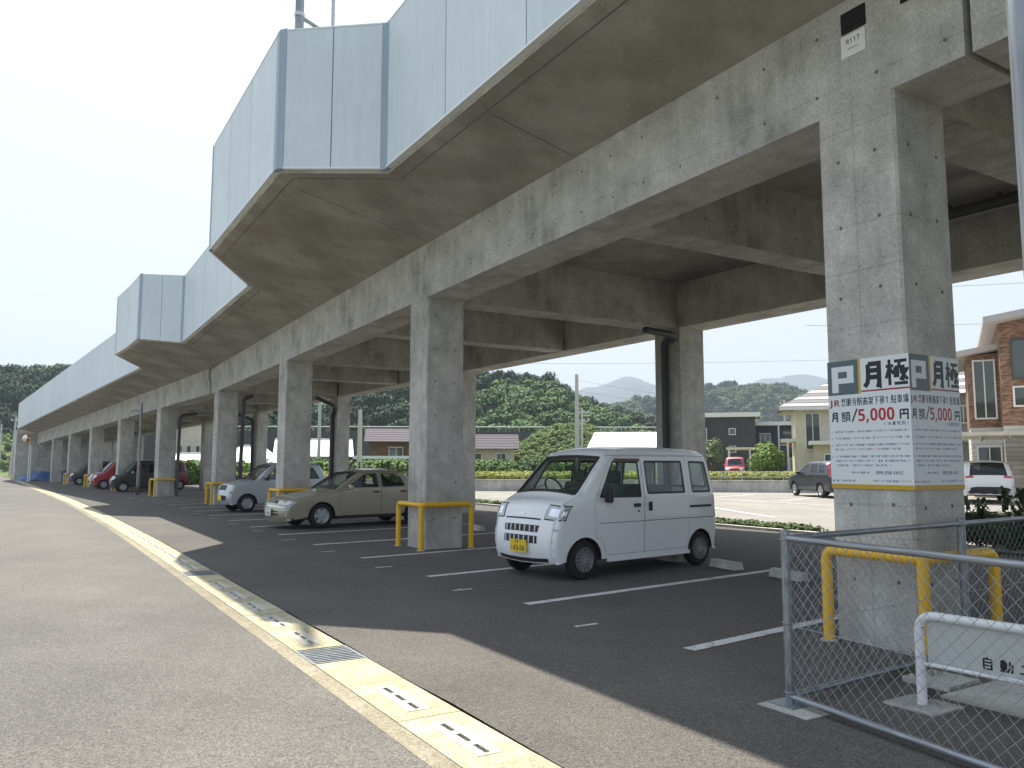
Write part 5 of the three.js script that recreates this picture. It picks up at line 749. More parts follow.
// --- dark grey house with white fascia, and the navy one beside it
{
  const h = building('charcoal_house', 'two storey charcoal house with flat white edged roof and two small square windows', 82, 21.8);
  mesh('wall', bx(-5.5, 3.2, 0, 6.5, -7, 0), HM.charcoal, h); mesh('roof', bx(-5.9, 3.7, 6.5, 6.95, -7.4, 0.5), HM.frameW, h);
  win(h, 0.9, 5.0, 0.55, 0.55, 0.0, HM.frameW, 0, 0); win(h, 0.9, 3.2, 0.55, 0.55, 0.0, HM.frameW, 0, 0); win(h, -3.0, 4.7, 2.6, 1.2, 0.0);
  const b = part('balcony', h); mesh('balcony_floor', bx(-5.5, -1.2, 3.1, 3.3, 0, 1.3), HM.whiteWall, b); mesh('parapet', bx(-5.5, -1.2, 3.3, 4.05, 1.2, 1.3), HM.charcoal, b); mesh('handrail', bx(-5.5, -1.2, 4.05, 4.12, 1.16, 1.34), HM.frameW, b);
  mesh('porch', bx(-5.0, -1.0, 2.4, 2.7, 0, 1.8), HM.whiteWall, h); win(h, -2.6, 1.2, 1.6, 2.0, 0.0); mesh('front_door', bx(0.3, 1.3, 0, 2.2, 0, 0.05), HM.frameD, h);
  const g = building('navy_house', 'two storey navy house with recessed balcony and white window surrounds', 87, 29.6);
  mesh('wall', bx(-2.8, 6.5, 0, 5.9, -7, 0), HM.navy, g); mesh('roof', bx(-3.2, 7.0, 5.9, 6.3, -7.4, 0.7), HM.frameW, g); mesh('balcony_parapet', bx(-0.4, 2.0, 2.9, 3.7, 0, 1.0), HM.navy, g); mesh('balcony_rail', bx(-0.4, 2.0, 3.7, 3.78, -0.02, 1.04), HM.frameW, g); mesh('balcony_post', bx(-0.45, -0.3, 3.0, 5.9, 0.9, 1.02), HM.frameW, g);
  win(g, 2.6, 4.6, 0.5, 2.0, 0.0, HM.frameW, 0, 0); win(g, 4.5, 4.6, 0.5, 2.0, 0.0, HM.frameW, 0, 0); win(g, -1.8, 4.4, 1.0, 1.2, 0.0, HM.frameW); win(g, 0.8, 4.6, 1.4, 1.4, 0.0, HM.frameD); win(g, 1.6, 1.4, 1.8, 1.8, 0.0, HM.frameW);
  const rd = mesh('red_quilt', new RoundedBoxGeometry(0.9, 0.7, 0.12, 2, 0.05), std(lin(0.42, 0.03, 0.07), 0.9), g); rd.position.set(0.9, 3.75, 1.08);
}
// --- cream house with tiled hip roof, left of the sign column
{
  const h = building('cream_house', 'two storey cream house with banded tile roof just left of the sign column', 57, 21.0, 0.05);
  mesh('wall', bx(-0.6, 8, 0, 5.7, -8, 0), HM.cream, h); mesh('side_wing', bx(0.5, 9, 0, 3.0, 0, 2.2), HM.beige, h); mesh('wing_roof', bx(0.2, 9.3, 3.0, 3.25, -0.1, 2.6), HM.frameW, h);
  slopedRoof(h, -1.7, 9, 0.9, -8.9, 5.72, 8.2, 9, HM.tile, HM.tileLight, 4.4); mesh('fascia', merge([bx(-1.7, 9, 5.50, 5.71, 0.82, 0.9)]), HM.frameW, h);
  win(h, 0.55, 4.0, 0.9, 2.5, 0.0, HM.frameW, 0, 1); win(h, 3.4, 4.2, 1.6, 1.2, 0.0); win(h, 1.9, 1.5, 1.5, 1.6, 2.2);
}
// --- grey house with banded roof seen right of the sign column
{
  const h = building('grey_tiled_house', 'grey house with banded tile roof between the sign column and the brick house', 49, 28.6, -0.03);
  mesh('wall', bx(-5, 4, 0, 6.0, -7, 0), HM.greyWall, h); slopedRoof(h, -6, 4.6, 1.0, -8, 6.0, 8.4, 9, HM.tile, HM.frameW, 0); win(h, -0.6, 4.75, 1.6, 1.0, 0.0, HM.frameW); mesh('lower_canopy', bx(-5, 3.4, 3.0, 3.2, 0, 1.6), HM.greyWall, h); win(h, 0.6, 1.4, 1.4, 1.8, 0.0, HM.frameW);
}
// --- brick house at the right edge
{
  const h = building('brick_house', 'two storey house with brown brick upper floor at the right edge', 36, 22.3, 0.05);
  mesh('upper_wall', bx(0, 7, 3.4, 8.1, -9, 0), HM.brick, h); mesh('lower_wall', bx(0.02, 7, 0, 3.39, -9, -0.02), HM.block, h);
  mesh('set_back_wing', bx(-1.3, 0, 3.4, 6.9, -8, -1.6), HM.brick, h); mesh('set_back_wing_base', bx(-1.28, 0, 0, 3.39, -8, -1.62), HM.block, h);
  const hx = l => hexa(l.map(q => new THREE.Vector3(...q)));
  mesh('roof', hx([[-0.6, 8.0, 0.9], [8, 9.3, 0.9], [8, 9.3, -9.8], [-0.6, 8.0, -9.8], [-0.6, 8.3, 0.9], [8, 9.6, 0.9], [8, 9.6, -9.8], [-0.6, 8.3, -9.8]]), HM.tileLight, h); mesh('gable_fill', hx([[0, 8.103, 0], [7, 8.103, 0], [7, 8.103, -9], [0, 8.103, -9], [0, 8.11, 0], [7, 9.14, 0], [7, 9.14, -9], [0, 8.11, -9]]), HM.brick, h);
  mesh('wing_roof', hx([[-1.9, 6.75, -1.0], [-0.01, 7.05, -1.0], [-0.01, 7.05, -8.8], [-1.9, 6.75, -8.8], [-1.9, 7.0, -1.0], [-0.01, 7.3, -1.0], [-0.01, 7.3, -8.8], [-1.9, 7.0, -8.8]]), HM.tileLight, h);
  win(h, -0.6, 5.2, 0.8, 2.7, -1.6, HM.frameW, 0, 1); win(h, -0.55, 1.4, 0.9, 2.1, -1.62, HM.frameW, 0, 1); win(h, 0.85, 6.4, 0.7, 1.7, 0.0, HM.frameD, 0, 0); win(h, 0.85, 4.7, 0.7, 0.8, 0.0, HM.frameW, 0, 0); win(h, 1.5, 2.5, 0.9, 1.5, -0.02, HM.frameD, 0, 0);
  const c = building('timber_carport', 'pale flat roofed carport over the white sport utility car', 33.5, 20.2, 0, 'carport'); mesh('canopy', bx(-2.4, 3.0, 2.78, 2.93, -3, 2.6), HM.cream, c); for (const [x, z] of [[-2.2, 2.4], [2.6, 2.4], [-2.2, -2.8], [2.6, -2.8]]) mesh('post', bx(x - 0.07, x + 0.07, 0, 2.78, z - 0.07, z + 0.07), HM.cream, c); for (let i = 0; i < 6; i++) mesh('rafter', bx(-2.4 + i, -2.33 + i, 2.66, 2.78, -3, 2.55), HM.beige, c);
}
// --- two open carports in front of the dark houses
{
  const c = building('white_carport', 'white post and beam carport in front of the charcoal house', 66, 19.2, 0, 'carport'); mesh('canopy', bx(-1.4, 1.6, 2.9, 3.05, -4, 0), HM.frameW, c); for (const [x, z] of [[-1.2, -0.1], [0.5, -0.1], [1.4, -0.1], [-1.2, -3.8], [1.4, -3.8]]) mesh('post', bx(x - 0.06, x + 0.06, 0, 2.9, z - 0.06, z + 0.06), HM.frameW, c);
  const e = building('flat_carport', 'flat pale carport with two posts beside the cream house', 58, 20.0, 0, 'carport'); mesh('canopy', bx(-0.4, 3.5, 3.3, 3.5, -4, 0), HM.frameW, e); for (const [x, z] of [[0.1, -0.1], [1.4, -0.1], [3.3, -0.1], [0.1, -3.8]]) mesh('post', bx(x - 0.07, x + 0.07, 0, 3.3, z - 0.07, z + 0.07), HM.frameW, e);
}
{ const c = makeCar(boxy({ name: 'red_and_white_car', label: 'small red car under the white carport in front of the charcoal house', category: 'car', paint: paint(0.42, 0.02, 0.03) })); const f = new THREE.Vector3(sY, 0, -cY), rt = new THREE.Vector3(cY, 0, sY), dir = f.multiplyScalar(0.95).addScaledVector(rt, 0.3).normalize(); c.rotation.y = Math.atan2(-dir.z, dir.x); c.position.copy(N(61, 17.0, 0.4)); }
// --- white roofed warehouse, little houses and sheds behind the field
{
  const w = building('warehouse', 'low warehouse with broad white metal roof behind the white van', 80, 11.2); mesh('wall', bx(-3.2, 6, 0, 3.3, -8, 0), HM.whiteWall, w); const rf = part('roof', w); for (let i = 0; i < 11; i++) { const x = -3.6 + i * 0.9, q = (a, b, c) => new THREE.Vector3(a, b, c); mesh('roof_sheet', hexa([q(x, 3.25, 0.5), q(x + 0.88, 3.25, 0.5), q(x + 0.88 + 1.6 * (i === -1), 4.95, -4), q(x + 0.6 * (i === 0), 4.95, -4), q(x, 3.33, 0.5), q(x + 0.88, 3.33, 0.5), q(x + 0.88, 5.03, -4), q(x + 0.6 * (i === 0), 5.03, -4)]), HM.metalRoof, rf); } mesh('back_slope', hexa([[-3, 4.9, -4.02], [6, 4.9, -4.02], [6, 3.3, -8.4], [-3, 3.3, -8.4], [-3, 5.0, -4.02], [6, 5.0, -4.02], [6, 3.4, -8.4], [-3, 3.4, -8.4]].map(q => new THREE.Vector3(...q))), HM.metalRoof, rf);
  const a = building('old_farmhouse', 'weathered low house with grey tile roof among the field plants', 88, -3.0); mesh('wall', bx(-3.5, 3.2, 0, 3.3, -5, 0), HM.beige, a); slopedRoof(a, -4, 3.8, 0.8, -5.8, 3.3, 5.1, 6, HM.purpleRoof); win(a, -1.2, 2.2, 1.6, 1.2, 0); win(a, 1.8, 2.2, 1.0, 1.2, 0); mesh('lean_to', bx(0.6, 3.6, 0, 1.7, 0, 1.6), HM.whiteWall, a);
  const p = building('purple_roof_house', 'dark timber house with purple grey roof seen between two columns', 92, -13.2); mesh('wall', bx(-3.2, 5, 0, 4.2, -6, 0), HM.rust, p); slopedRoof(p, -3.8, 5.6, 0.9, -6.8, 4.2, 5.9, 6, HM.purpleRoof); win(p, -0.2, 3.0, 1.5, 1.1, 0); win(p, 3, 3.0, 1.2, 1.1, 0);
  const s = building('white_shed', 'white flat roofed shed left of the yellow guarded column', 70, -10.6); mesh('wall', bx(-3, 2.5, 0, 2.1, -4, 0), HM.whiteWall, s); mesh('roof', bx(-3.3, 2.8, 2.1, 2.35, -4.3, 0.6), HM.metalRoof, s); mesh('shed_door', bx(-1, 0.2, 0, 1.9, 0, 0.04), HM.greyWall, s); win(s, 1.3, 1.2, 0.9, 0.7, 0);
  const q = building('white_gabled_house', 'low house with white gabled roof seen left of the gold sedan', 72, -17.6); mesh('wall', bx(-3.2, 2.6, 0, 2.3, -5, 0), HM.cream, q); slopedRoof(q, -3.8, 3.2, 0.9, -5.9, 2.3, 3.9, 5, HM.metalRoof); win(q, -1, 1.3, 1.2, 1.0, 0);
  const q2 = building('white_tent_house', 'low house with bright white roof behind the silver car', 64, -20.6); mesh('wall', bx(-2.2, 1.6, 0, 1.7, -4, 0), HM.beige, q2); slopedRoof(q2, -2.8, 2.2, 0.8, -4.8, 1.7, 3.1, 4, HM.metalRoof, null, 1.6); win(q2, 0, 1.0, 1.0, 0.9, 0);
  const q3 = building('pale_roof_shed', 'pale roofed shed low behind the fourth and fifth columns', 66, -25.6); mesh('wall', bx(-1.6, 1.8, 0, 1.7, -3, 0), HM.whiteWall, q3); slopedRoof(q3, -2.1, 2.3, 0.6, -3.6, 1.7, 2.5, 4, HM.metalRoof); win(q3, 0.4, 1.0, 0.8, 0.7, 0);
  const t = building('cream_block', 'plain cream building with three slit windows beyond the fifth column', 78, -31.0, 0, 'building'); mesh('wall', bx(-3, 1.3, 0, 5.6, -8, 0), HM.cream, t); mesh('roof', bx(-3.3, 1.6, 5.6, 5.9, -8.3, 0.3), HM.greyWall, t); for (const x of [-1.4, -0.6, 0.2]) win(t, x, 2.9, 0.14, 0.8, 0, HM.frameD, 0, 0);
}
// --- retaining wall with guard rail under the wooded hill
{
  const w = thing('retaining_wall', 'dark retaining wall with white guard rail at the foot of the wooded hill', 'wall'); const A = N(120, -75), B = N(112, 42), d = B.clone().sub(A).normalize(), q = new THREE.Vector3(d.z, 0, -d.x); const C = (p, o, h) => p.clone().addScaledVector(q, o).setY(h);
  mesh('wall', hexa([C(A, -0.4, -0.2), C(B, -0.4, -0.2), C(B, 1.5, -0.2), C(A, 1.5, -0.2), C(A, -0.4, 6.6), C(B, -0.4, 6.0), C(B, 0.4, 6.0), C(A, 0.4, 6.6)]), HM.charcoal, w); const A2 = C(A, -0.3, 7.2), B2 = C(B, -0.3, 6.7); mesh('guard_rail', rod(A2, B2, 0.08, 0.08, 6), HM.pole, w); for (let i = 0; i <= 40; i++) { const p = A2.clone().lerp(B2, i / 40); mesh('rail_post', rod(p.clone().add(new THREE.Vector3(0, -0.9, 0)), p, 0.05, 0.05, 5), HM.pole, w); }
}
// --- poles and wires
function utilityPole(label, d, r, h, arms = 2, rad = 0.17) { const p = thing('utility_pole', label, 'pole', 'utility poles'); p.position.copy(N(d, r, -0.1)); p.rotation.y = -YAW; mesh('shaft', rod(new THREE.Vector3(0, 0, 0), new THREE.Vector3(0, h, 0), rad, rad * 0.65, 10), HM.pole, p); for (let i = 0; i < arms; i++) { mesh('crossarm', new THREE.BoxGeometry(1.5 - i * 0.3, 0.09, 0.09).translate(0.1, h - 0.5 - i * 0.9, 0.1), HM.pole, p); for (const x of [-0.5, 0.2, 0.7]) mesh('insulator', new THREE.CylinderGeometry(0.05, 0.07, 0.2, 8).translate(x, h - 0.36 - i * 0.9, 0.1), HM.frameW, p); } return p; }
utilityPole('tall bare utility pole rising above the white van', 72, 5.9, 9.8, 0, 0.24); utilityPole('thin pole with small crossarms right beside the tall bare pole', 84, 7.4, 7.6, 2, 0.15); utilityPole('utility pole with crossarms among the dark houses', 98, 33.7, 9.6, 2); utilityPole('white topped pole seen left of the gold sedan roof', 66, -16.0, 8, 2); utilityPole('pole standing just right of the back column above the gold sedan', 58, -11.1, 5.6, 0, 0.22); utilityPole('left of the two poles at the far end of the road', 112, -72, 7.2, 0); utilityPole('leaning pole at the far end of the road', 108, -67.9, 8.0, 1).rotation.z = -0.05;
function wires(label, list) { const w = thing('overhead_wires', label, 'wires'); for (const [d0, r0, h0, d1, r1, h1, sag] of list) { const pts = []; for (let i = 0; i <= 14; i++) { const t = i / 14; pts.push(N(d0 + (d1 - d0) * t, r0 + (r1 - r0) * t, h0 + (h1 - h0) * t - sag * 4 * t * (1 - t))); } mesh('wire', new THREE.TubeGeometry(new THREE.CatmullRomCurve3(pts), 28, 0.009, 4), HM.wire, w); } }
wires('thin overhead wires crossing in front of the wooded hill', [[72, 5.9, 9.2, 98, 33.7, 9.2, 0.6], [72, 5.9, 8.2, 98, 33.7, 8.3, 0.5], [72, 5.9, 8.6, 66, -16, 7.4, 0.5], [72, 5.9, 7.4, 66, -16, 6.4, 0.5], [84, 7.4, 6.9, 98, 33.7, 7.4, 0.4]]);
wires('high wires strung above the house roofs at the right', [[60, -2, 9.2, 60, 45, 10.4, 0.4], [40, 15, 8.6, 40, 40, 9.6, 0.3], [40, 15, 10.4, 40, 40, 12.0, 0.3]]);
// --- far end of the lot: road mirror, rusty fence, tarps
{
  const m = thing('road_mirror', 'orange rimmed traffic mirror on a white post at the far end of the road', 'mirror'); m.position.copy(N(69, -41.8, 0)); m.rotation.y = -YAW + 0.5; mesh('post', rod(new THREE.Vector3(0, 0, 0), new THREE.Vector3(0, 3.9, 0), 0.055, 0.055, 10), HM.frameW, m); mesh('mirror_rim', new THREE.TorusGeometry(0.36, 0.05, 8, 24).translate(-0.3, 3.75, 0.1), std(lin(0.75, 0.26, 0.03), 0.5), m); mesh('mirror_face', new THREE.SphereGeometry(0.9, 20, 8, 0, Math.PI * 2, 0, 0.41).rotateX(Math.PI / 2).translate(-0.3, 3.75, 0.1 - 0.82), M.chrome, m); mesh('hood', new THREE.CylinderGeometry(0.42, 0.42, 0.2, 20, 1, true, Math.PI * 0.5, Math.PI).rotateX(Math.PI / 2).rotateZ(Math.PI / 2 * 0).translate(-0.3, 3.78, 0.2), std(lin(0.75, 0.26, 0.03), 0.5), m);
  const f = thing('rusty_fence', 'brown sheet fence along the road past the viaduct end', 'fence'); for (let i = 0; i < 5; i++) { const p = N(78 + i * 3.4, -48.4 - i * 2.2, 0); const g = new THREE.BoxGeometry(4.0, 2.4, 0.08); const q = mesh('sheet', g, i % 2 ? HM.rust : HM.greyWall, f); q.position.set(p.x, 1.2, p.z); q.rotation.y = -YAW + Math.atan2(3.4, -2.4) + 0; mesh('post', rod(p.clone().setY(0), p.clone().setY(2.7), 0.07, 0.07, 6), HM.rust, f); }
  const sp = thing('road_sign_post', 'thin white marker post beside the gutter at the viaduct end', 'post'); sp.position.copy(P(80.0, -5.7, 0)); mesh('shaft', rod(new THREE.Vector3(0, 0, 0), new THREE.Vector3(0, 3.2, 0), 0.06, 0.06, 8), HM.frameW, sp); mesh('plate', new THREE.BoxGeometry(0.05, 0.5, 0.35).translate(0, 3.0, 0), HM.frameW, sp);
  reseed(17); const tg = (s) => { const g = new THREE.IcosahedronGeometry(1, 3); const p = g.attributes.position; for (let i = 0; i < p.count; i++) { const x = p.getX(i), y = p.getY(i), z = p.getZ(i), n = fbm(x * 2 + s + 9, z * 2 + y + 9, 64, 3, s); const k = 0.75 + n * 0.5; p.setXYZ(i, x * k * 1.6, Math.max(0, y * k * 0.7), z * k * 1.3); } g.computeVertexNormals(); return g; };
  [['low blue tarpaulin covered heap nearest the abutment corner', 82.5, 0.2, 1.1], ['wide blue tarpaulin covered heap at the foot of the end wall', 82.8, 3.4, 1.3], ['rightmost blue tarpaulin covered heap under the far deck', 82, 6.4, 1.0]].forEach(([l, u, v, s], i) => { const m2 = mesh('tarp_heap', tg(i + 3), HM.tarp); m2.scale.setScalar(s); m2.position.copy(PB(u, v, 0)); tag(m2, l, 'tarpaulin', 'blue tarpaulins at the viaduct end'); });
}
// ---------------------------------------------------------------- hills, trees and plants
const toNR = (x, z) => { const u = -z - CU, v = x - CV; return [cY * u + sY * v, -sY * u + cY * v]; };
function hillMesh(name, d0, d1, r0, r1, nd, nr, H, mat) {
  const pos = [], idx = []; for (let i = 0; i <= nd; i++) for (let j = 0; j <= nr; j++) { const d = d0 + (d1 - d0) * i / nd, r = r0 + (r1 - r0) * j / nr, p = N(d, r, H(d, r)); pos.push(p.x, p.y, p.z); }
  for (let i = 0; i < nd; i++) for (let j = 0; j < nr; j++) { const a = i * (nr + 1) + j, b = a + nr + 1; idx.push(a, a + 1, b, b, a + 1, b + 1); }
  const g = new THREE.BufferGeometry(); g.setAttribute('position', new THREE.Float32BufferAttribute(pos, 3)); g.setIndex(idx); g.computeVertexNormals(); return struct(mesh(name, clean(g), mat));
}
// leaf spray: many small folded leaves spread through a lumpy crown
function leafBall(n, R, leaf, s, flat = 1, shell = 0.55) {
  reseed(s); const pos = [], nor = []; const lumps = Array.from({ length: 7 }, () => new THREE.Vector3(rr(-1, 1), rr(-0.6, 1), rr(-1, 1)).normalize().multiplyScalar(rr(0.25, 0.62)));
  for (let i = 0; i < n; i++) {
    const L = lumps[Math.floor(rnd() * lumps.length)], dir = new THREE.Vector3(rr(-1, 1), rr(-1, 1), rr(-1, 1)).normalize(), c = L.clone().addScaledVector(dir, 0.5 * Math.pow(rnd(), 1 - shell)).multiplyScalar(R); c.y *= flat;
    const nrm = dir.clone().add(new THREE.Vector3(rr(-0.7, 0.7), rr(-0.2, 1.0), rr(-0.7, 0.7))).normalize(), t = new THREE.Vector3(rr(-1, 1), rr(-1, 1), rr(-1, 1)).cross(nrm).normalize(), b = nrm.clone().cross(t), l = leaf * rr(0.6, 1.3), w = l * 0.5;
    const A = c.clone().addScaledVector(t, -l), B = c.clone().addScaledVector(b, w), C = c.clone().addScaledVector(t, l), D = c.clone().addScaledVector(b, -w); for (const q of [A, B, C, A, C, D]) { pos.push(q.x, q.y, q.z); nor.push(nrm.x, nrm.y, nrm.z); }
  }
  const g = new THREE.BufferGeometry(); g.setAttribute('position', new THREE.Float32BufferAttribute(pos, 3)); g.computeVertexNormals(); return clean(g);
}
const leafMat = (r, g, b) => new THREE.MeshPhysicalMaterial({ color: lin(r, g, b), roughness: 0.75, side: THREE.DoubleSide });
const leafWhite = new THREE.MeshStandardMaterial({ color: 0xffffff, roughness: 0.8, side: THREE.DoubleSide });
function scatter(name, geo, list, kind = true) {         // list: [position, scale, yScale, Color]
  const im = new THREE.InstancedMesh(geo, leafWhite, list.length), m = new THREE.Matrix4(), q = new THREE.Quaternion(); list.forEach(([p, s, sy, c], i) => { q.setFromAxisAngle(new THREE.Vector3(0, 1, 0), rnd() * 6.28); m.compose(p, q, new THREE.Vector3(s, s * sy, s)); im.setMatrixAt(i, m); im.setColorAt(i, c); }); im.name = numbered(name); setup(im); scene.add(im); return stuff(im);
}
const crowns = [leafBall(520, 1, 0.17, 11, 1.0, 0.75), leafBall(520, 1, 0.17, 12, 1.15, 0.75), leafBall(420, 1, 0.16, 13, 0.85, 0.75)];
const nz = (d, r, s, k = 1) => fbm(d * s * k + 300, r * s * k + 300, 4096, 4, 5) - 0.5;
function forest(name, H, d0, d1, r0, r1, count, size, tone, keep = () => true) {
  const lists = [[], [], []]; let n = 0, tries = 0; while (n < count && tries++ < count * 12) { const d = rr(d0, d1), r = rr(r0, r1), h = H(d, r); if (h < 0.6 || !keep(d, r, h)) continue; const s = size * rr(0.65, 1.35), conif = fbm(d * 0.03 + 70, r * 0.03 + 70, 4096, 2, 77) > 0.55; const k = rr(0.65, 1.35), y = rr(-0.15, 0.25); const c = conif ? lin(0.026 * k * tone, 0.056 * k * tone, 0.020 * k * tone) : lin((0.052 + 0.06 * Math.max(0, y)) * k * tone, (0.108 + 0.05 * Math.max(0, y)) * k * tone, 0.020 * k * tone); lists[conif ? 1 : n % 3].push([N(d, r, h + s * (conif ? 0.9 : 0.45)), s * (conif ? 0.75 : 1), conif ? 1.6 : rr(0.75, 1.05), c]); n++; }
  lists.forEach((l, i) => l.length && scatter(name, crowns[i], l));
}
// wooded hill behind the field
const prof1 = r => { const pts = [[-190, 14], [-120, 19], [-60, 20], [-20, 19], [-8, 18.5], [4, 18], [9, 14.5], [15, 11.5], [22, 9], [29, 6.5], [34, 5], [44, 3], [60, 0.5]]; for (let i = 0; i < pts.length - 1; i++) if (r >= pts[i][0] && r <= pts[i + 1][0]) { const t = (r - pts[i][0]) / (pts[i + 1][0] - pts[i][0]); return pts[i][1] + (pts[i + 1][1] - pts[i][1]) * t; } return r < -190 ? 14 : 0; };
const H1 = (d, r) => prof1(-5 + r * 180 / Math.max(150, Math.min(d, 230))) * sstep(118, 182, d + 8 * nz(d, r, 0.05)) * (1 - 0.6 * sstep(190, 250, d)) + 2.2 * nz(d, r, 0.06) * sstep(122, 140, d) - 0.3;
reseed(1001);
hillMesh('wooded_hill', 116, 250, -190, 62, 40, 80, H1, M.forestBase); forest('hill_trees', H1, 121, 205, -120, 56, 3000, 2.1, 1.25);
// low hill behind the houses, and the blue ranges
const H2 = (d, r) => (44 * Math.exp(-(((r - 150) / 75) ** 2)) + 26 * Math.exp(-(((r - 265) / 80) ** 2)) + 22 * Math.exp(-(((r - 60) / 50) ** 2))) * sstep(380, 520, d) * (1 - 0.5 * sstep(540, 640, d)) + 8 * nz(d, r, 0.02) * sstep(390, 440, d) - 0.5;
hillMesh('low_hill', 370, 640, -40, 420, 40, 70, H2, M.forestBase); forest('far_trees', H2, 395, 545, 40, 330, 3600, 4.2, 0.8);
const ridge = (list, r) => { for (let i = 0; i < list.length - 1; i++) if (r >= list[i][0] && r <= list[i + 1][0]) { const t = sstep(0, 1, (r - list[i][0]) / (list[i + 1][0] - list[i][0])); return list[i][1] + (list[i + 1][1] - list[i][1]) * t; } return r < list[0][0] ? list[0][1] : list[list.length - 1][1]; };
const R3 = [[-1400, 120], [-300, 120], [90, 118], [140, 137], [205, 154], [260, 138], [330, 118], [390, 132], [455, 150], [520, 155], [600, 138], [700, 120], [1000, 150], [1500, 120]], KM = 1.8;
const H3 = (D, R) => { const d = D / KM, r = R / KM; return KM * ((ridge(R3, r) + 26 * nz(d, r, 0.006) + 10 * nz(d, r, 0.03)) * sstep(1000, 1400, d + 60 * nz(d, r, 0.01)) * (1 - 0.4 * sstep(1420, 1600, d)) - 2); };
hillMesh('mountain_range', 980 * KM, 1620 * KM, -1000 * KM, 1500 * KM, 60, 300, H3, std(lin(0.035, 0.055, 0.030), 1));
// hill beyond the far end of the road
const H4 = (d, r) => { const base = 27 * Math.exp(-(((r + 168) / 85) ** 2)) * sstep(170, 262, d + 10 * nz(d, r, 0.04)) + 7 * sstep(128, 165, d) * Math.exp(-(((r + 105) / 40) ** 2)); return base * (1 - 0.5 * sstep(280, 340, d)) + 3 * nz(d, r, 0.05) * sstep(150, 190, d) - 0.3; };
hillMesh('road_end_hill', 124, 340, -330, -55, 46, 60, H4, M.forestBase); forest('road_end_trees', H4, 150, 290, -260, -75, 2600, 2.9, 2.3);
// bright bank below the hill at the road end, and the mound in the field
{
  reseed(2002); const Hb = (d, r) => 5.5 * Math.exp(-(((r + 84) / 16) ** 2)) * sstep(110, 128, d) * (1 - sstep(140, 170, d)); hillMesh('green_bank', 106, 172, -130, -58, 16, 22, (d, r) => Hb(d, r) - 0.15, std(lin(0.10, 0.15, 0.04), 1)); const l = []; for (let i = 0; i < 700; i++) { const d = rr(108, 150), r = rr(-120, -62), h = Hb(d, r); if (h < 0.5) continue; const k = rr(0.7, 1.3); l.push([N(d, r, h + 0.3), rr(0.6, 1.3), 0.8, lin(0.14 * k, 0.21 * k, 0.045 * k)]); } scatter('bank_shrubs', crowns[2], l);
  const Hm = (d, r) => 6.4 * Math.exp(-(((r - 7.5) / 9) ** 2)) * sstep(84, 101, d) * (1 - sstep(108, 116, d)) ; hillMesh('grassy_mound', 80, 117, -20, 34, 20, 28, (d, r) => Hm(d, r) - 0.1, std(lin(0.14, 0.19, 0.05), 1)); const l2 = []; for (let i = 0; i < 2600; i++) { const d = rr(85, 108), r = rr(-12, 28), h = Hm(d, r); if (h < 0.4) continue; const k = rr(0.75, 1.3); l2.push([N(d, r, h + 0.12), rr(0.35, 0.9), 0.7, lin(0.15 * k, 0.215 * k, 0.055 * k)]); } scatter('mound_shrubs', crowns[2], l2);
  // field crops and garden plants behind the wall
  const l3 = []; for (let i = 0; i < 1500; i++) { const d = rr(49, 58), r = rr(-17, 20); const k = rr(0.8, 1.25); l3.push([N(d, r, 0.62), rr(0.28, 0.5), 1.1, lin(0.30 * k, 0.32 * k, 0.07 * k)]); } scatter('field_grass', crowns[0], l3);
  const l4 = []; for (let i = 0; i < 520; i++) { const d = rr(58, 80), r = rr(-26, 9); if (r > 5 && rnd() < 0.6) continue; const k = rr(0.7, 1.3), s = rr(0.5, 1.05); l4.push([N(d, r, 0.4 + s * 0.6), s, 1.1, rnd() < 0.5 ? lin(0.13 * k, 0.23 * k, 0.04 * k) : lin(0.08 * k, 0.14 * k, 0.035 * k)]); } scatter('garden_plants', crowns[1], l4);
  const l5 = []; for (let i = 0; i < 160; i++) { const d = rr(50, 54), r = rr(8, 21), k = rr(0.8, 1.2); l5.push([N(d, r, 0.7), rr(0.2, 0.4), 0.8, lin(0.20 * k, 0.25 * k, 0.07 * k)]); } scatter('verge_grass', crowns[0], l5);
}
// single trees and shrubs
function tree(name, label, d, r, h, R, n, leaf, col, seed, sy = 1) {
  const t = thing(name, label, 'tree'); t.position.copy(N(d, r, -0.05)); reseed(seed); const v = (x, y, z) => new THREE.Vector3(x, y, z); const tr = [rod(v(0, 0, 0), v(0.05, h * 0.45, 0), 0.09, 0.06, 8)]; for (let i = 0; i < 7; i++) { const a = i * 0.9, q = v(Math.cos(a) * R * 0.55, h * rr(0.5, 0.85), Math.sin(a) * R * 0.55); tr.push(rod(v(0.05, h * rr(0.25, 0.45), 0), q, 0.035, 0.012, 5)); } mesh('trunk', merge(tr), std(lin(0.10, 0.075, 0.05), 0.95), t);
  const c = mesh('crown', leafBall(n, R, leaf, seed + 1, sy, 0.7), leafMat(...col), t); c.position.y = h - R * sy * 0.8; return t;
}
tree('round_tree', 'round bright green garden tree in front of the navy house', 58.5, 18.7, 3.4, 1.75, 5200, 0.10, [0.16, 0.25, 0.04], 61, 0.95); tree('slim_tree', 'slim pale tree standing in the yard left of the red car', 52, 13.0, 3.4, 0.85, 900, 0.09, [0.17, 0.22, 0.09], 63, 1.5);
tree('garden_tree', 'leafy garden tree beside the weathered low house', 80, -5.6, 4.3, 2.0, 3000, 0.14, [0.09, 0.16, 0.035], 65);
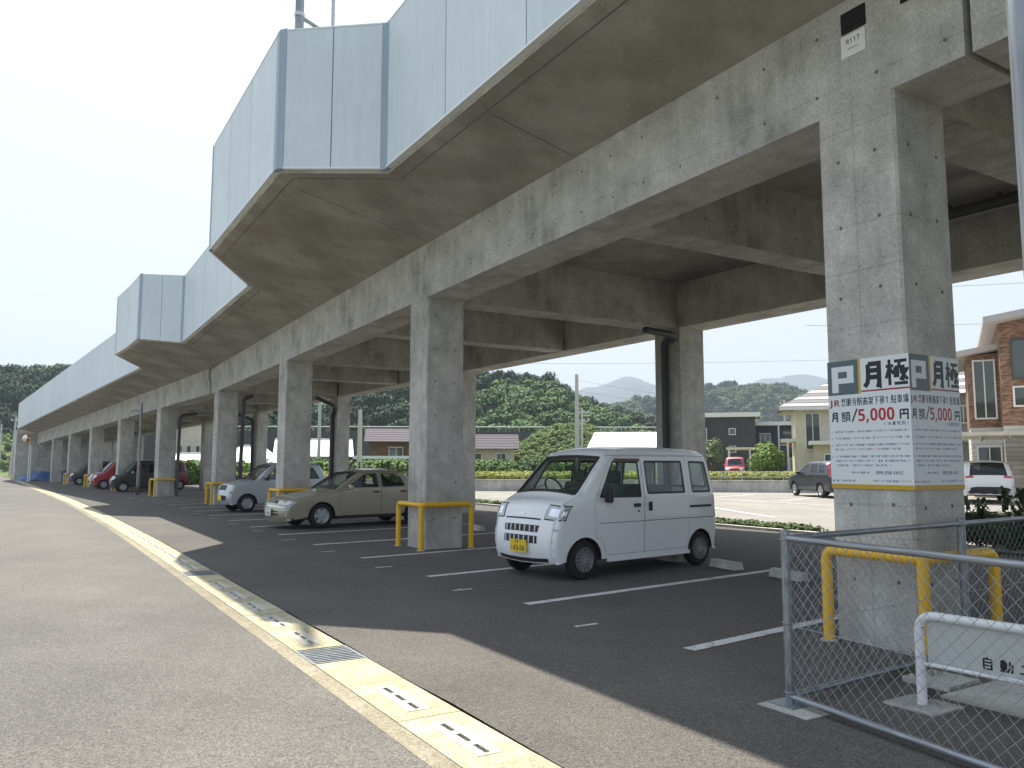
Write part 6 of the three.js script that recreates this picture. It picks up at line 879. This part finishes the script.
function shrub(name, label, u, v, R, n, leaf, col, seed, sy, cat = 'shrub') { const s = thing(name, label, cat); s.position.copy(P(u, v, 0)); reseed(seed); const st = []; for (let i = 0; i < 9; i++) st.push(rod(new THREE.Vector3(rr(-0.1, 0.1) * R, 0, rr(-0.1, 0.1) * R), new THREE.Vector3(rr(-0.8, 0.8) * R, R * sy * rr(0.9, 1.9), rr(-0.8, 0.8) * R), 0.012, 0.004, 4)); mesh('stem', merge(st), std(lin(0.09, 0.07, 0.04), 1), s); const c = mesh('foliage', leafBall(n, R, leaf, seed + 1, sy, 0.6), leafMat(...col), s); c.position.y = R * sy * 0.78; const sp = []; for (let i = 0; i < 10; i++) { const b = new THREE.Vector3(rr(-0.7, 0.7) * R, R * sy * 1.2, rr(-0.7, 0.7) * R); for (let k = 0; k < 14; k++) { const g = new THREE.PlaneGeometry(leaf * 1.2, leaf * 2.2); g.rotateX(rr(-1.3, 1.3)); g.rotateY(rr(0, 6)); g.translate(b.x + rr(-0.04, 0.04), b.y + k * 0.03 * R + 0.02, b.z + rr(-0.04, 0.04)); sp.push(g); } } stuff(mesh('sprig', merge(sp), c.material, s)); return s; }
const SG = [0.045, 0.072, 0.022];
shrub('shrub', 'dark green shrub right of the sign column, behind the fence', 4.3, 8.95, 0.85, 6500, 0.045, SG, 71, 0.52); shrub('shrub', 'dark shrub at the right edge, taller than its neighbour', 3.2, 9.0, 0.95, 7500, 0.048, SG, 73, 0.62); shrub('shrub', 'low dark shrub between the sign column and the tall shrub', 3.75, 8.75, 0.7, 5000, 0.042, [0.055, 0.085, 0.028], 75, 0.45); shrub('shrub', 'dark green shrub just outside the right edge', 2.1, 8.95, 0.9, 5000, 0.048, SG, 77, 0.6);
shrub('shrub', 'green shrub seen behind the third and fourth columns', 33.5, 9.6, 1.1, 2400, 0.07, [0.07, 0.12, 0.03], 79, 0.9); shrub('shrub', 'round dark shrub behind the fourth and fifth columns', 39.5, 9.2, 1.2, 2400, 0.07, [0.05, 0.08, 0.025], 81, 0.8); shrub('shrub', 'tall feathery weeds behind the silver car', 30.0, 9.9, 1.0, 2200, 0.06, [0.09, 0.15, 0.04], 83, 1.2); shrub('shrub', 'dark bush at the yard edge beyond the fifth column', 46, 9.4, 1.2, 2000, 0.08, [0.05, 0.085, 0.03], 85, 0.75);
{ // weeds along the soil strip and tufts at the sign column
  const l = []; reseed(3003); const tuft = leafBall(70, 1, 0.26, 91, 0.7, 0.5); for (let i = 0; i < 520; i++) { const u = rnd() < 0.45 ? rr(8.2, 11.6) : rnd() < 0.5 ? rr(22, 28) : rr(1, 45); const k = rr(0.6, 1.3); l.push([P(u, rr(8.75, 9.5), 0.05), rr(0.07, 0.22), 0.9, lin(0.075 * k, 0.125 * k, 0.03 * k)]); } scatter('verge_weeds', tuft, l);
  const bl = []; for (let i = 0; i < 46; i++) { const a = P(rr(-0.5, -0.2), rr(-0.75, -0.4), 0), h = rr(0.08, 0.22), b = a.clone().add(new THREE.Vector3(rr(-0.12, 0.12), h, rr(-0.12, 0.12))); bl.push(rod(a, b, 0.004, 0.001, 3)); } stuff(mesh('grass_tuft', merge(bl), leafMat(0.16, 0.17, 0.07)));
}
renderer.render(scene, camera);
